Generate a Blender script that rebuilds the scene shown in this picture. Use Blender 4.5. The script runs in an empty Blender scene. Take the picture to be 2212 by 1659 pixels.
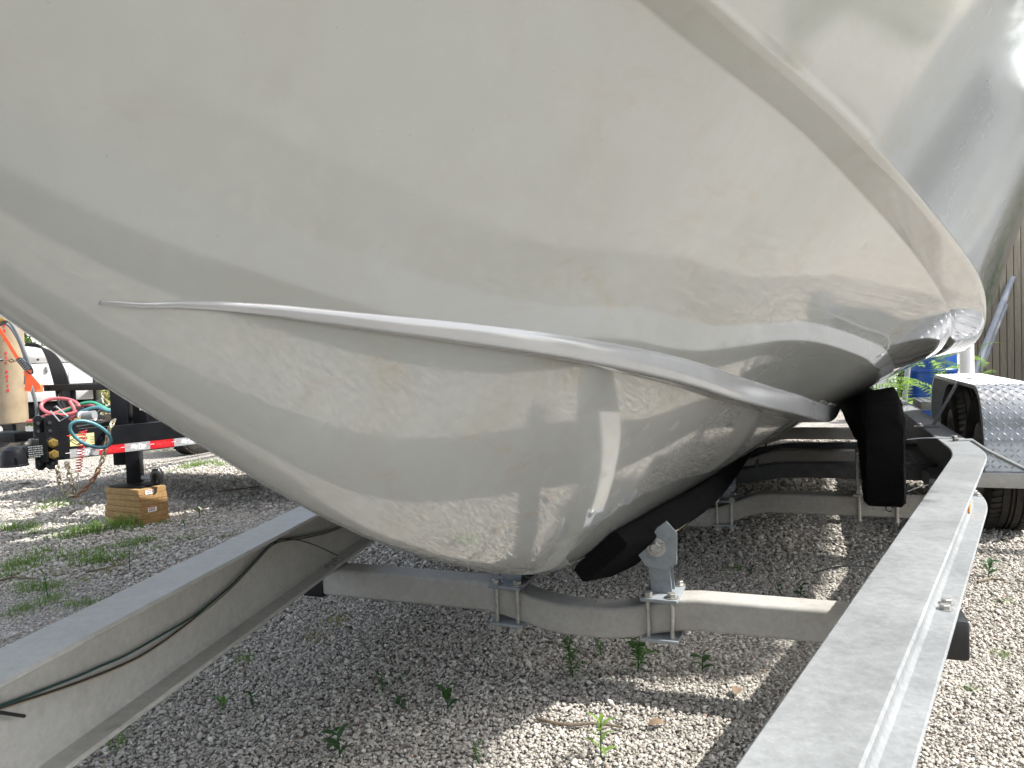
import bpy, bmesh, math, random
import numpy as np
from mathutils import Vector, Matrix

random.seed(7)
rng = np.random.default_rng(7)
scene = bpy.context.scene
COL = scene.collection
PI = math.pi

# ------------------------------------------------------------------ camera
CAMH, PITCH, ROLL = 1.0, math.radians(2.22), math.radians(-2.0)
cam_data = bpy.data.cameras.new('camera')
cam = bpy.data.objects.new('camera', cam_data)
COL.objects.link(cam)
cam.matrix_world = (Matrix.Translation((0, 0, CAMH)) @ Matrix.Rotation(PI / 2 - PITCH, 4, 'X') @ Matrix.Rotation(ROLL, 4, 'Z'))
cam_data.sensor_width = 36.0
cam_data.lens = 36.0 * 1662.0 / 2212.0
cam_data.clip_start, cam_data.clip_end = 0.02, 800.0
cam_data.dof.use_dof = True
cam_data.dof.focus_distance = 2.9
cam_data.dof.aperture_fstop = 14.0
scene.camera = cam

# ------------------------------------------------------------------ sky, sun, exposure
SUN_EL, SUN_AZ = math.radians(49.0), math.radians(95.0)      # azimuth clockwise from +Y
world = bpy.data.worlds.new('World')
scene.world = world
world.use_nodes = True
wn = world.node_tree.nodes
wn.clear()
wo = wn.new('ShaderNodeOutputWorld')
wb = wn.new('ShaderNodeBackground')
sky = wn.new('ShaderNodeTexSky')
sky.sky_type = 'NISHITA'
sky.sun_disc = False
sky.sun_elevation = SUN_EL
sky.sun_rotation = SUN_AZ
sky.air_density, sky.dust_density, sky.ozone_density = 0.8, 2.0, 0.2
wb.inputs['Strength'].default_value = 0.15
haze = wn.new('ShaderNodeHueSaturation')          # thin white humid haze over the whole sky
haze.inputs['Saturation'].default_value = 0.5
haze.inputs['Value'].default_value = 1.2
world.node_tree.links.new(sky.outputs[0], haze.inputs['Color'])
world.node_tree.links.new(haze.outputs[0], wb.inputs['Color'])
world.node_tree.links.new(wb.outputs[0], wo.inputs['Surface'])
sun_data = bpy.data.lights.new('sun', 'SUN')
sun_data.energy = 3.0
sun_data.angle = math.radians(0.5)
sun_data.color = (1.0, 0.98, 0.935)
sun = bpy.data.objects.new('sun', sun_data)
COL.objects.link(sun)
SV = Vector((math.sin(SUN_AZ) * math.cos(SUN_EL), math.cos(SUN_AZ) * math.cos(SUN_EL), math.sin(SUN_EL)))
sun.rotation_euler = SV.to_track_quat('Z', 'Y').to_euler()
sun.location = (6, 4, 8)
scene.view_settings.view_transform = 'Standard'
scene.view_settings.look = 'None'
scene.view_settings.gamma = 1.0
scene.view_settings.use_curve_mapping = False
scene.view_settings.exposure = 1.68
scene.cycles.max_bounces = 8
scene.cycles.diffuse_bounces = 5

# ------------------------------------------------------------------ materials
def mat(name, col, rough=0.5, metal=0.0, spec=0.5, coat=0.0):
    m = bpy.data.materials.new(name)
    m.use_nodes = True
    b = m.node_tree.nodes['Principled BSDF']
    b.inputs['Base Color'].default_value = (*col, 1)
    b.inputs['Roughness'].default_value = rough
    b.inputs['Metallic'].default_value = metal
    b.inputs['Specular IOR Level'].default_value = spec
    b.inputs['Coat Weight'].default_value = coat
    return m

class NT:
    """small helper for node trees"""
    def __init__(s, m):
        s.t = m.node_tree; s.n = s.t.nodes; s.b = s.n['Principled BSDF']; s._co = {}
    def new(s, kind, **kw):
        n = s.n.new(kind)
        for k, v in kw.items():
            if k in n.inputs: n.inputs[k].default_value = v
            else: setattr(n, k, v)
        return n
    def link(s, a, b): s.t.links.new(a, b)
    def coord(s, scale=(1, 1, 1), kind='Object', rot=(0, 0, 0)):
        tc = s.new('ShaderNodeTexCoord'); mp = s.new('ShaderNodeMapping')
        mp.inputs['Scale'].default_value = scale; mp.inputs['Rotation'].default_value = rot
        s.link(tc.outputs[kind], mp.inputs[0]); return mp.outputs[0]
    def noise(s, vec, scale, detail=4, rough=0.55, dist=0.0):
        n = s.new('ShaderNodeTexNoise'); n.inputs['Scale'].default_value = scale
        n.inputs['Detail'].default_value = detail; n.inputs['Roughness'].default_value = rough
        n.inputs['Distortion'].default_value = dist
        s.link(vec, n.inputs['Vector']); return n.outputs['Fac']
    def ramp(s, fac, stops):
        r = s.new('ShaderNodeValToRGB'); e = r.color_ramp.elements
        while len(e) < len(stops): e.new(0.5)
        for el, (p, c) in zip(e, stops):
            el.position = p; el.color = (*c, 1) if len(c) == 3 else c
        s.link(fac, r.inputs[0]); return r.outputs[0]
    def mix(s, fac, a, b, mode='MIX'):
        n = s.new('ShaderNodeMix'); n.data_type = 'RGBA'; n.blend_type = mode
        for sock, v in ((n.inputs[0], fac), (n.inputs[6], a), (n.inputs[7], b)):
            if hasattr(v, 'is_linked'): s.link(v, sock)
            else: sock.default_value = v if isinstance(v, (int, float)) else (*v, 1)
        return n.outputs[2]
    def math(s, op, a, b=0.0):
        n = s.new('ShaderNodeMath'); n.operation = op
        for sock, v in ((n.inputs[0], a), (n.inputs[1], b)):
            if hasattr(v, 'is_linked'): s.link(v, sock)
            else: sock.default_value = v
        return n.outputs[0]
    def color(s, o): s.link(o, s.b.inputs['Base Color'])
    def rough(s, o): s.link(o, s.b.inputs['Roughness'])
    def bump(s, h, strength=0.3, dist=0.01):
        n = s.new('ShaderNodeBump'); n.inputs['Strength'].default_value = strength
        n.inputs['Distance'].default_value = dist
        s.link(h, n.inputs['Height']); s.link(n.outputs[0], s.b.inputs['Normal'])

def g3(v): return (v, v, v)

def make_gelcoat():
    m = mat('gelcoat', (0.74, 0.72, 0.66), 0.10, spec=0.5, coat=1.0)
    m.node_tree.nodes['Principled BSDF'].inputs['Coat Roughness'].default_value = 0.02
    m.node_tree.nodes['Principled BSDF'].inputs['Coat IOR'].default_value = 1.54
    t = NT(m); c = t.coord()
    big = t.noise(c, 1.3, 4, 0.6)
    base = t.ramp(big, [(0.3, (0.318, 0.326, 0.308)), (0.7, (0.360, 0.367, 0.350))])
    # faint rusty run-off stains, sparse
    st = t.noise(t.coord((2.2, 2.2, 5.0)), 2.1, 8, 0.68, 0.6)
    stm = t.ramp(st, [(0.57, g3(0)), (0.70, g3(0.36))])
    base = t.mix(stm, base, (0.31, 0.235, 0.15))
    mo = t.noise(c, 3.2, 6, 0.7, 1.2)
    base = t.mix(t.ramp(mo, [(0.46, g3(0)), (0.66, g3(0.32))]), base, (0.30, 0.285, 0.235))
    ha = t.noise(t.coord((1, 1, 1), rot=(.4, .2, .1)), 14, 7, 0.75)
    base = t.mix(t.ramp(ha, [(0.50, g3(0)), (0.72, g3(0.14))]), base, (0.46, 0.465, 0.44))
    fi = t.noise(c, 220, 2, 0.5)
    sp = t.ramp(fi, [(0.765, g3(0)), (0.785, g3(1))])
    base = t.mix(t.math('MULTIPLY', sp, 0.55), base, (0.13, 0.11, 0.08))
    t.color(base)
    ro = t.noise(c, 5, 5, 0.6)
    # the topsides are more chalked and hazy than the bottom near the keel
    sx = t.new('ShaderNodeSeparateXYZ'); t.link(t.coord(), sx.inputs[0])
    mr = t.new('ShaderNodeMapRange'); mr.inputs['From Min'].default_value = 1.16; mr.inputs['From Max'].default_value = 1.60
    mr.inputs['To Min'].default_value = 0.04; mr.inputs['To Max'].default_value = 0.14
    t.link(t.math('ADD', sx.outputs['Z'], t.math('MULTIPLY', ro, 0.25)), mr.inputs['Value'])
    t.link(mr.outputs[0], t.b.inputs['Coat Roughness'])
    t.rough(t.ramp(ro, [(0.3, g3(0.05)), (0.75, g3(0.12))]))
    # dried water spots that break up the gloss
    vo = t.new('ShaderNodeTexVoronoi'); vo.inputs['Scale'].default_value = 24; vo.inputs['Randomness'].default_value = 1.0
    wv = t.new('ShaderNodeVectorMath'); wv.operation = 'ADD'; nz = t.new('ShaderNodeTexNoise'); nz.inputs['Scale'].default_value = 30; cc = t.coord(); t.link(cc, nz.inputs['Vector'])
    sc_ = t.new('ShaderNodeVectorMath'); sc_.operation = 'SCALE'; sc_.inputs['Scale'].default_value = 0.03; t.link(nz.outputs['Color'], sc_.inputs[0])
    t.link(cc, wv.inputs[0]); t.link(sc_.outputs[0], wv.inputs[1]); t.link(wv.outputs[0], vo.inputs['Vector'])
    sv = t.new('ShaderNodeSeparateColor'); t.link(vo.outputs['Color'], sv.inputs[0])
    sz = t.ramp(sv.outputs[0], [(0.50, g3(0.0)), (1.0, g3(0.42))])
    spot = t.math('LESS_THAN', vo.outputs['Distance'], sz)
    pt = t.ramp(t.noise(cc, 2.6, 3, 0.6), [(0.48, g3(0)), (0.60, g3(1))])
    t.link(t.math('SUBTRACT', 1.0, t.math('MULTIPLY', t.math('MULTIPLY', spot, pt), 0.6)), t.b.inputs['Coat Weight'])
    return m

def make_galv(name, lo, hi, rough=0.42, metal=0.35, dirt=0.0):
    m = mat(name, hi, rough, metal, 0.3)
    t = NT(m); c = t.coord()
    n1 = t.noise(c, 55, 5, 0.7)
    n2 = t.noise(c, 4.5, 4, 0.6, 0.4)
    col = t.ramp(t.math('ADD', t.math('MULTIPLY', n1, 0.55), t.math('MULTIPLY', n2, 0.45)), [(0.32, lo), (0.68, hi)])
    sp = t.noise(t.coord((1, 1, 1)), 190, 3, 0.6)
    col = t.mix(t.math('MULTIPLY', t.ramp(sp, [(0.66, g3(0)), (0.72, g3(1))]), 0.14), col, (0.60, 0.61, 0.61))
    d = t.noise(c, 17, 3, 0.6)
    col = t.mix(t.math('MULTIPLY', t.ramp(d, [(0.70, g3(0)), (0.76, g3(1))]), 0.35), col, (0.20, 0.20, 0.19))
    if dirt:
        dn = t.noise(c, 7, 6, 0.7)
        col = t.mix(t.math('MULTIPLY', t.ramp(dn, [(0.42, g3(0)), (0.70, g3(1))]), dirt), col, (0.24, 0.20, 0.155))
    t.color(col)
    t.rough(t.ramp(n2, [(0.3, g3(rough - 0.08)), (0.7, g3(rough + 0.12))]))
    t.bump(n1, 0.25, 0.002)
    return m

def make_ground():
    m = mat('gravel_bed', (0.33, 0.31, 0.28), 0.95, spec=0.2)
    t = NT(m); c = t.coord()
    v = t.new('ShaderNodeTexVoronoi'); v.inputs['Scale'].default_value = 58; t.link(c, v.inputs['Vector'])
    v2 = t.new('ShaderNodeTexVoronoi'); v2.inputs['Scale'].default_value = 33; t.link(c, v2.inputs['Vector'])
    big = t.noise(c, 0.9, 5, 0.6)
    stone = t.ramp(v.outputs['Color'], [(0.1, (0.36, 0.33, 0.285)), (0.55, (0.51, 0.475, 0.422)), (0.95, (0.66, 0.62, 0.56))])
    gap = t.ramp(v.outputs['Distance'], [(0.25, g3(1)), (0.62, g3(0.42))])
    col = t.mix(1.0, stone, gap, 'MULTIPLY')
    col = t.mix(t.ramp(big, [(0.45, g3(0)), (0.75, g3(0.35))]), col, (0.25, 0.21, 0.16))
    t.color(col)
    h = t.math('SUBTRACT', t.math('MULTIPLY', v2.outputs['Distance'], -0.6), v.outputs['Distance'])
    t.bump(h, 0.9, 0.02)
    return m

def make_pebble():
    m = mat('limestone', (0.42, 0.40, 0.37), 0.85, spec=0.3)
    t = NT(m)
    oi = t.new('ShaderNodeObjectInfo')
    col = t.ramp(oi.outputs['Random'], [(0.0, (0.18, 0.155, 0.125)), (0.07, (0.36, 0.328, 0.285)), (0.45, (0.51, 0.475, 0.422)),
                                       (0.8, (0.62, 0.585, 0.53)), (0.97, (0.76, 0.72, 0.65)), (1.0, (0.42, 0.27, 0.21))])
    n = t.noise(t.coord(), 6, 4, 0.7)
    col = t.mix(t.ramp(n, [(0.35, g3(0.0)), (0.75, g3(0.4))]), col, (0.36, 0.33, 0.285))
    t.color(col)
    t.bump(n, 0.5, 0.1)
    return m

def make_carpet():
    m = mat('black_carpet', (0.008, 0.008, 0.009), 1.0, spec=0.05)
    t = NT(m); c = t.coord()
    n = t.noise(c, 260, 4, 0.7)
    t.color(t.ramp(n, [(0.35, g3(0.003)), (0.75, (0.016, 0.016, 0.017))]))
    t.bump(n, 1.0, 0.006)
    return m

def make_wood(name, a, b, sc=(1, 1, 1), rot=(0, 0, 0)):
    m = mat(name, a, 0.75, spec=0.25)
    t = NT(m); c = t.coord(sc, rot=rot)
    n = t.noise(c, 9, 6, 0.6, 0.5)
    w = t.noise(c, 40, 3, 0.6)
    col = t.ramp(t.math('ADD', t.math('MULTIPLY', n, 0.7), t.math('MULTIPLY', w, 0.3)), [(0.35, a), (0.65, b)])
    t.color(col); t.bump(w, 0.3, 0.003)
    return m

def make_leaf(name, a, b):
    m = mat(name, a, 0.55, spec=0.35)
    t = NT(m)
    oi = t.new('ShaderNodeNewGeometry')
    t.color(t.ramp(oi.outputs['Random Per Island'], [(0.0, a), (1.0, b)]))
    b_ = t.b
    tr = t.new('ShaderNodeBsdfTranslucent'); tr.inputs['Color'].default_value = (b[0] * 1.6, b[1] * 1.7, b[2], 1)
    mx = t.new('ShaderNodeMixShader'); mx.inputs[0].default_value = 0.35
    out = t.n['Material Output']
    t.link(b_.outputs[0], mx.inputs[1]); t.link(tr.outputs[0], mx.inputs[2]); t.link(mx.outputs[0], out.inputs['Surface'])
    return m

def speckled(name, a, b, rough, scale=30, metal=0.0, spec=0.5, bump=0.0):
    m = mat(name, a, rough, metal, spec)
    t = NT(m); n = t.noise(t.coord(), scale, 5, 0.65)
    t.color(t.ramp(n, [(0.35, a), (0.7, b)]))
    if bump: t.bump(n, bump, 0.004)
    return m

M = {}
M['gel'] = make_gelcoat()
M['gelrail'] = speckled('gelcoat_rail', (0.25, 0.253, 0.25), (0.30, 0.302, 0.298), 0.14, 4, spec=0.8)
M['galv'] = make_galv('galvanised_steel', (0.118, 0.124, 0.127), (0.225, 0.235, 0.240), 0.62, 0.0)  # darker copy of the rail steel, for the sunlit side
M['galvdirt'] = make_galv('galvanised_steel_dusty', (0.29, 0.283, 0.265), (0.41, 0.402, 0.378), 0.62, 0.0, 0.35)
M['galvshade'] = make_galv('galvanised_steel_weathered', (0.36, 0.352, 0.325), (0.52, 0.508, 0.47), 0.6, 0.0, 0.22)  # paler copy of the same steel, lifting the far rail in shade
M['galvdark'] = make_galv('weathered_galvanised_steel', (0.19, 0.21, 0.225), (0.31, 0.335, 0.35), 0.55, 0.3)
M['bolt'] = speckled('bolt_zinc', (0.30, 0.295, 0.28), (0.46, 0.45, 0.43), 0.4, 60, 0.7)
M['axle'] = speckled('axle_coating', (0.05, 0.052, 0.055), (0.085, 0.09, 0.095), 0.55, 20)
M['ground'] = make_ground()
M['pebble'] = make_pebble()
M['carpet'] = make_carpet()
M['alu'] = speckled('aluminium_tread', (0.27, 0.275, 0.28), (0.36, 0.365, 0.37), 0.3, 12, 0.8)
M['rubber'] = speckled('tyre_rubber', (0.016, 0.015, 0.014), (0.045, 0.04, 0.034), 0.85, 14, spec=0.25, bump=0.2)
M['rim'] = speckled('rim_paint', (0.35, 0.35, 0.35), (0.5, 0.5, 0.5), 0.4, 8, 0.4)
M['blackpaint'] = speckled('black_paint', (0.006, 0.0065, 0.008), (0.012, 0.0125, 0.014), 0.42, 9, spec=0.16)
M['blackplastic'] = mat('black_plastic', (0.012, 0.012, 0.013), 0.32)
M['plank'] = make_wood('treated_pine', (0.235, 0.14, 0.055), (0.36, 0.235, 0.105), (0.7, 6, 6))
M['plankend'] = make_wood('pine_end_grain', (0.23, 0.13, 0.052), (0.34, 0.21, 0.095), (4, 4, 4))
M['boardwood'] = make_wood('weathered_board', (0.22, 0.185, 0.135), (0.34, 0.295, 0.225), (9, 9, 0.6))
M['white'] = speckled('white_enamel', (0.70, 0.70, 0.69), (0.80, 0.80, 0.79), 0.35, 6)
M['tan'] = speckled('tan_cylinder_paint', (0.225, 0.172, 0.108), (0.29, 0.228, 0.15), 0.5, 10)
M['orange'] = mat('orange_webbing', (0.85, 0.13, 0.035), 0.7)
M['redtape'] = mat('red_reflective_tape', (0.42, 0.012, 0.018), 0.35)
M['silvertape'] = speckled('silver_reflective_tape', (0.24, 0.245, 0.25), (0.33, 0.335, 0.34), 0.4, 400)
M['letter'] = mat('white_ink', (0.82, 0.82, 0.82), 0.5)
M['redletter'] = mat('bright_red_ink', (0.62, 0.03, 0.035), 0.5)
M['ink'] = mat('black_ink', (0.02, 0.02, 0.02), 0.6)
M['redink'] = mat('red_ink', (0.55, 0.02, 0.03), 0.6)
M['paper'] = mat('white_label', (0.74, 0.74, 0.72), 0.6)
M['yellowlabel'] = mat('cream_label', (0.62, 0.58, 0.28), 0.5)
M['yellow'] = mat('yellow_label', (0.80, 0.50, 0.02), 0.5)
M['chain'] = speckled('chain_zinc', (0.30, 0.25, 0.17), (0.52, 0.47, 0.36), 0.38, 40, 0.8)
M['chainrust'] = speckled('chain_rust', (0.20, 0.09, 0.045), (0.36, 0.22, 0.13), 0.65, 40, 0.4)
M['redwire'] = mat('red_coil_plastic', (0.55, 0.03, 0.035), 0.4)
M['teal'] = speckled('teal_rubber', (0.045, 0.16, 0.19), (0.085, 0.24, 0.27), 0.5, 30)
M['greenhose'] = mat('green_hose', (0.04, 0.25, 0.15), 0.5)
M['pinkhose'] = mat('red_hose', (0.42, 0.095, 0.105), 0.5)
M['greyhose'] = mat('grey_hose', (0.09, 0.10, 0.105), 0.55)
M['blackcable'] = mat('black_cable', (0.014, 0.014, 0.015), 0.6)
M['steel'] = mat('bright_wire', (0.60, 0.58, 0.54), 0.3, 0.9)
M['brass'] = mat('brass', (0.55, 0.38, 0.12), 0.35, 0.9)
M['bluedrum'] = speckled('blue_drum_plastic', (0.004, 0.045, 0.20), (0.007, 0.065, 0.27), 0.4, 5)
M['pvc'] = speckled('white_pvc', (0.72, 0.72, 0.72), (0.80, 0.80, 0.80), 0.3, 8)
M['greypvc'] = speckled('grey_pvc', (0.24, 0.25, 0.27), (0.33, 0.34, 0.36), 0.4, 8)
M['leaf'] = make_leaf('weed_leaf', (0.035, 0.085, 0.022), (0.075, 0.16, 0.035))
M['leafdark'] = make_leaf('dark_weed_leaf', (0.018, 0.05, 0.02), (0.04, 0.09, 0.03))
M['grass'] = make_leaf('grass_blade', (0.065, 0.125, 0.022), (0.13, 0.21, 0.045))
M['dry'] = make_leaf('dry_grass', (0.24, 0.18, 0.085), (0.19, 0.20, 0.06))
M['fern'] = make_leaf('fern_leaf', (0.09, 0.17, 0.03), (0.17, 0.26, 0.06))
M['bush'] = make_leaf('bush_leaf', (0.03, 0.06, 0.018), (0.085, 0.12, 0.035))
M['twig'] = speckled('twig_bark', (0.10, 0.075, 0.05), (0.19, 0.15, 0.105), 0.9, 40)
M['deadleaf'] = mat('dead_leaf', (0.17, 0.115, 0.07), 0.8)
M['amber'] = mat('orange_reflector', (0.80, 0.24, 0.03), 0.3)
M['greenwire'] = mat('green_wire', (0.008, 0.045, 0.04), 0.45)
M['brownwire'] = mat('brown_wire', (0.045, 0.028, 0.02), 0.5)
M['cream'] = mat('cream_wire', (0.35, 0.30, 0.22), 0.5)
M['greyplastic'] = mat('grey_plastic', (0.20, 0.21, 0.21), 0.5)

# ------------------------------------------------------------------ object helpers
def tag(o, label=None, cat=None, group=None, kind=None):
    if label: o['label'] = label
    if cat: o['category'] = cat
    if group: o['group'] = group
    if kind: o['kind'] = kind
    return o

def thing(name, loc, label, cat, group=None):
    o = bpy.data.objects.new(name, None)
    o.empty_display_size = 0.1
    COL.objects.link(o)
    o.location = loc
    return tag(o, label, cat, group)

def adopt(o, parent):
    if parent is None: return o
    o.parent = parent
    if parent.parent is None and parent.type == 'EMPTY':
        # things are placed by location and rotation; parts are modelled in world coordinates
        o.matrix_parent_inverse = Matrix.Translation(parent.location).inverted()
    return o

class MB:
    """collects shapes, then links them as ONE mesh object"""
    def __init__(s): s.v = []; s.f = []; s.mi = []; s.mats = []; s.cur = 0
    def use(s, m):
        if m not in s.mats: s.mats.append(m)
        s.cur = s.mats.index(m); return s
    def add(s, vs, fs):
        o = len(s.v)
        s.v.extend(tuple(map(float, p)) for p in vs)
        s.f.extend(tuple(i + o for i in f) for f in fs)
        s.mi.extend([s.cur] * len(fs)); return s
    def box(s, c, size, ax=None, bev=0.0):
        ax = ax or (Vector((1, 0, 0)), Vector((0, 1, 0)), Vector((0, 0, 1)))
        c = Vector(c); hx, hy, hz = (d / 2 for d in size)
        if bev <= 0:
            vs = [c + ax[0] * (x * hx) + ax[1] * (y * hy) + ax[2] * (z * hz) for x in (-1, 1) for y in (-1, 1) for z in (-1, 1)]
            fs = [(0, 1, 3, 2), (4, 6, 7, 5), (0, 4, 5, 1), (2, 3, 7, 6), (0, 2, 6, 4), (1, 5, 7, 3)]
            return s.add(vs, fs)
        bm = bmesh.new()
        bmesh.ops.create_cube(bm, size=2.0)
        for v in bm.verts: v.co = Vector((v.co.x * hx, v.co.y * hy, v.co.z * hz))
        bmesh.ops.bevel(bm, geom=list(bm.edges), offset=min(bev, min(hx, hy, hz) * 0.9), segments=2, profile=0.5, affect='EDGES')
        bm.verts.ensure_lookup_table(); bm.verts.index_update()
        vs = [c + ax[0] * v.co.x + ax[1] * v.co.y + ax[2] * v.co.z for v in bm.verts]
        fs = [tuple(v.index for v in f.verts) for f in bm.faces]
        bm.free(); return s.add(vs, fs)
    def tube(s, pts, r, n=8, closed=False, caps=True):
        pts = [Vector(p) for p in pts]; N = len(pts)
        rs = r if isinstance(r, (list, tuple)) else [r] * N
        vs = []; prev = None
        for i, p in enumerate(pts):
            a = pts[(i - 1) % N] if (closed or i > 0) else p
            b = pts[(i + 1) % N] if (closed or i < N - 1) else p
            d = (b - a).normalized()
            if prev is None:
                h = Vector((0, 0, 1)) if abs(d.z) < 0.9 else Vector((1, 0, 0))
                u = d.cross(h).normalized()
            else:
                u = (prev - d * prev.dot(d)).normalized()
            prev = u; w = d.cross(u)
            for k in range(n):
                a_ = 2 * PI * k / n
                vs.append(p + (u * math.cos(a_) + w * math.sin(a_)) * rs[i])
        fs = []
        for i in range(N if closed else N - 1):
            j = (i + 1) % N
            for k in range(n):
                l = (k + 1) % n
                fs.append((i * n + k, i * n + l, j * n + l, j * n + k))
        if caps and not closed:
            fs.append(tuple(range(n))[::-1]); fs.append(tuple(range((N - 1) * n, N * n)))
        return s.add(vs, fs)
    def cyl(s, a, b, r, n=16): return s.tube([a, b], r, n)
    def lathe(s, prof, base, axis=(0, 0, 1), n=32):
        ax = Vector(axis).normalized(); h = Vector((1, 0, 0)) if abs(ax.x) < 0.9 else Vector((0, 1, 0))
        u = ax.cross(h).normalized(); w = ax.cross(u); base = Vector(base); vs = []; fs = []
        for (r, z) in prof:
            for k in range(n):
                a = 2 * PI * k / n
                vs.append(base + ax * z + (u * math.cos(a) + w * math.sin(a)) * r)
        for i in range(len(prof) - 1):
            for k in range(n):
                l = (k + 1) % n
                fs.append((i * n + k, i * n + l, (i + 1) * n + l, (i + 1) * n + k))
        return s.add(vs, fs)
    def sweep(s, frames, prof, caps=True, closed=True):
        """frames: (origin, side, up) per station; prof: list of (u, v)"""
        n = len(prof); vs = []; fs = []
        for (o, a, b) in frames:
            for (u, v) in prof: vs.append(Vector(o) + Vector(a) * u + Vector(b) * v)
        for i in range(len(frames) - 1):
            for k in range(n if closed else n - 1):
                l = (k + 1) % n
                fs.append((i * n + k, i * n + l, (i + 1) * n + l, (i + 1) * n + k))
        if caps and closed:
            fs.append(tuple(range(n))[::-1]); fs.append(tuple(range((len(frames) - 1) * n, len(frames) * n)))
        return s.add(vs, fs)
    def prism(s, poly, origin, ax, ay, az, depth):
        """outline poly (x, y) in the plane (ax, ay), thickness depth along az"""
        origin = Vector(origin); n = len(poly); vs = []
        for d in (-depth / 2, depth / 2):
            for (x, y) in poly: vs.append(origin + ax * x + ay * y + az * d)
        fs = [tuple(range(n))[::-1], tuple(range(n, 2 * n))]
        for k in range(n):
            l = (k + 1) % n; fs.append((k, l, n + l, n + k))
        return s.add(vs, fs)
    def mesh(s, name, m=None, smooth=True, angle=35, fix=True):
        me = bpy.data.meshes.new(name)
        me.from_pydata(s.v, [], s.f)
        ms = s.mats if s.mats else [m]
        for x in ms: me.materials.append(x)
        if len(ms) > 1: me.polygons.foreach_set('material_index', s.mi)
        if fix:
            bm = bmesh.new(); bm.from_mesh(me)
            bmesh.ops.recalc_face_normals(bm, faces=bm.faces); bm.to_mesh(me); bm.free()
        if smooth:
            me.polygons.foreach_set('use_smooth', [True] * len(me.polygons))
            me.set_sharp_from_angle(angle=math.radians(angle))
        me.update(); return me
    def build(s, name, m=None, parent=None, smooth=True, angle=35, fix=True):
        o = bpy.data.objects.new(name, s.mesh(name, m, smooth, angle, fix))
        COL.objects.link(o)
        return adopt(o, parent)

def place(name, me, parent, loc, rot=None, scale=None):
    """a copy sharing mesh data, put at a world location under its parent"""
    o = bpy.data.objects.new(name, me); COL.objects.link(o); adopt(o, parent)
    o.location = loc
    if rot is not None: o.rotation_euler = rot
    if scale is not None: o.scale = scale
    return o

def copy_tree(root, loc, rz=0.0, scale=1.0):
    r = root.copy(); COL.objects.link(r); r.location = loc; r.rotation_euler = (0, 0, rz); r.scale = (scale,) * 3
    for ch in list(root.children):
        c = ch.copy(); COL.objects.link(c); c.parent = r
        for gch in ch.children:
            d = gch.copy(); COL.objects.link(d); d.parent = c
    return r

# ------------------------------------------------------------------ survey: where a sight line meets a surface of the place
FX, CX, CY = 1662.0, 1106.0, 829.5
RC = cam.matrix_world.to_3x3()
def ray(x, y): return RC @ Vector(((x - CX) / FX, -(y - CY) / FX, -1.0))
CP = Vector((0, 0, CAMH))
def at_h(x, y, h=0.0):
    d = ray(x, y); return CP + d * ((h - CAMH) / d.z)
def at_Y(x, y, Y):
    d = ray(x, y); return CP + d * (Y / d.y)
def at_plane(x, y, p0, n):
    d = ray(x, y); return CP + d * ((Vector(p0) - CP).dot(n) / d.dot(n))

# boat frame: s towards the stern, t to the boat's near side, z up
BY = math.radians(21.5)
A_ = Vector((math.sin(BY), math.cos(BY), 0)); R_ = Vector((math.cos(BY), -math.sin(BY), 0)); Z_ = Vector((0, 0, 1))
BO = Vector((0.21, 2.244, 0))
def B(s, t, z): return BO + A_ * float(s) + R_ * float(t) + Z_ * float(z)
T0 = -0.025

def sm(x, xp, fp):
    xp = np.array(xp, float); fp = np.array(fp, float); h = np.diff(xp); d = np.diff(fp) / h
    m = np.zeros_like(fp)
    m[1:-1] = np.where(d[:-1] * d[1:] > 0, 2 * d[:-1] * d[1:] / (d[:-1] + d[1:] + 1e-12), 0); m[0] = d[0]; m[-1] = d[-1]
    x = np.clip(np.asarray(x, float), xp[0], xp[-1]); i = np.clip(np.searchsorted(xp, x) - 1, 0, len(h) - 1)
    t = (x - xp[i]) / h[i]
    return (2*t**3-3*t**2+1)*fp[i] + (t**3-2*t**2+t)*h[i]*m[i] + (3*t**2-2*t**3)*fp[i+1] + (t**3-t**2)*h[i]*m[i+1]
def smooth(x, xp, fp, w=0.18):
    offs = np.linspace(-1, 1, 9); ws = np.exp(-2 * offs**2); ws /= ws.sum()
    return sum(wi * sm(np.asarray(x) + o * w, xp, fp) for o, wi in zip(offs, ws))

# ================================================================== LARGE STRUCTURE
# ------------------------------------------------------------------ ground
def build_ground():
    mb = MB()
    xs = [-400, -60, -20, -10] + list(np.arange(-7, 7.01, 0.35)) + [10, 20, 60, 400]
    ys = [-400, -60, -20, -8] + list(np.arange(-3, 9.01, 0.35)) + [12, 20, 60, 400]
    vs = [(x, y, 0.0 if abs(x) > 8 or y > 10 or y < -4 else -0.004 + 0.008 * math.sin(x * 2.3 + y) * math.sin(y * 1.7)) for y in ys for x in xs]
    n = len(xs); fs = [(j * n + i, j * n + i + 1, (j + 1) * n + i + 1, (j + 1) * n + i) for j in range(len(ys) - 1) for i in range(n - 1)]
    mb.add(vs, fs)
    o = mb.build('ground', M['ground'], None, fix=False)
    tag(o, 'pale crushed limestone yard under the boat and trailers', None, None, 'structure')
build_ground()

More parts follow.
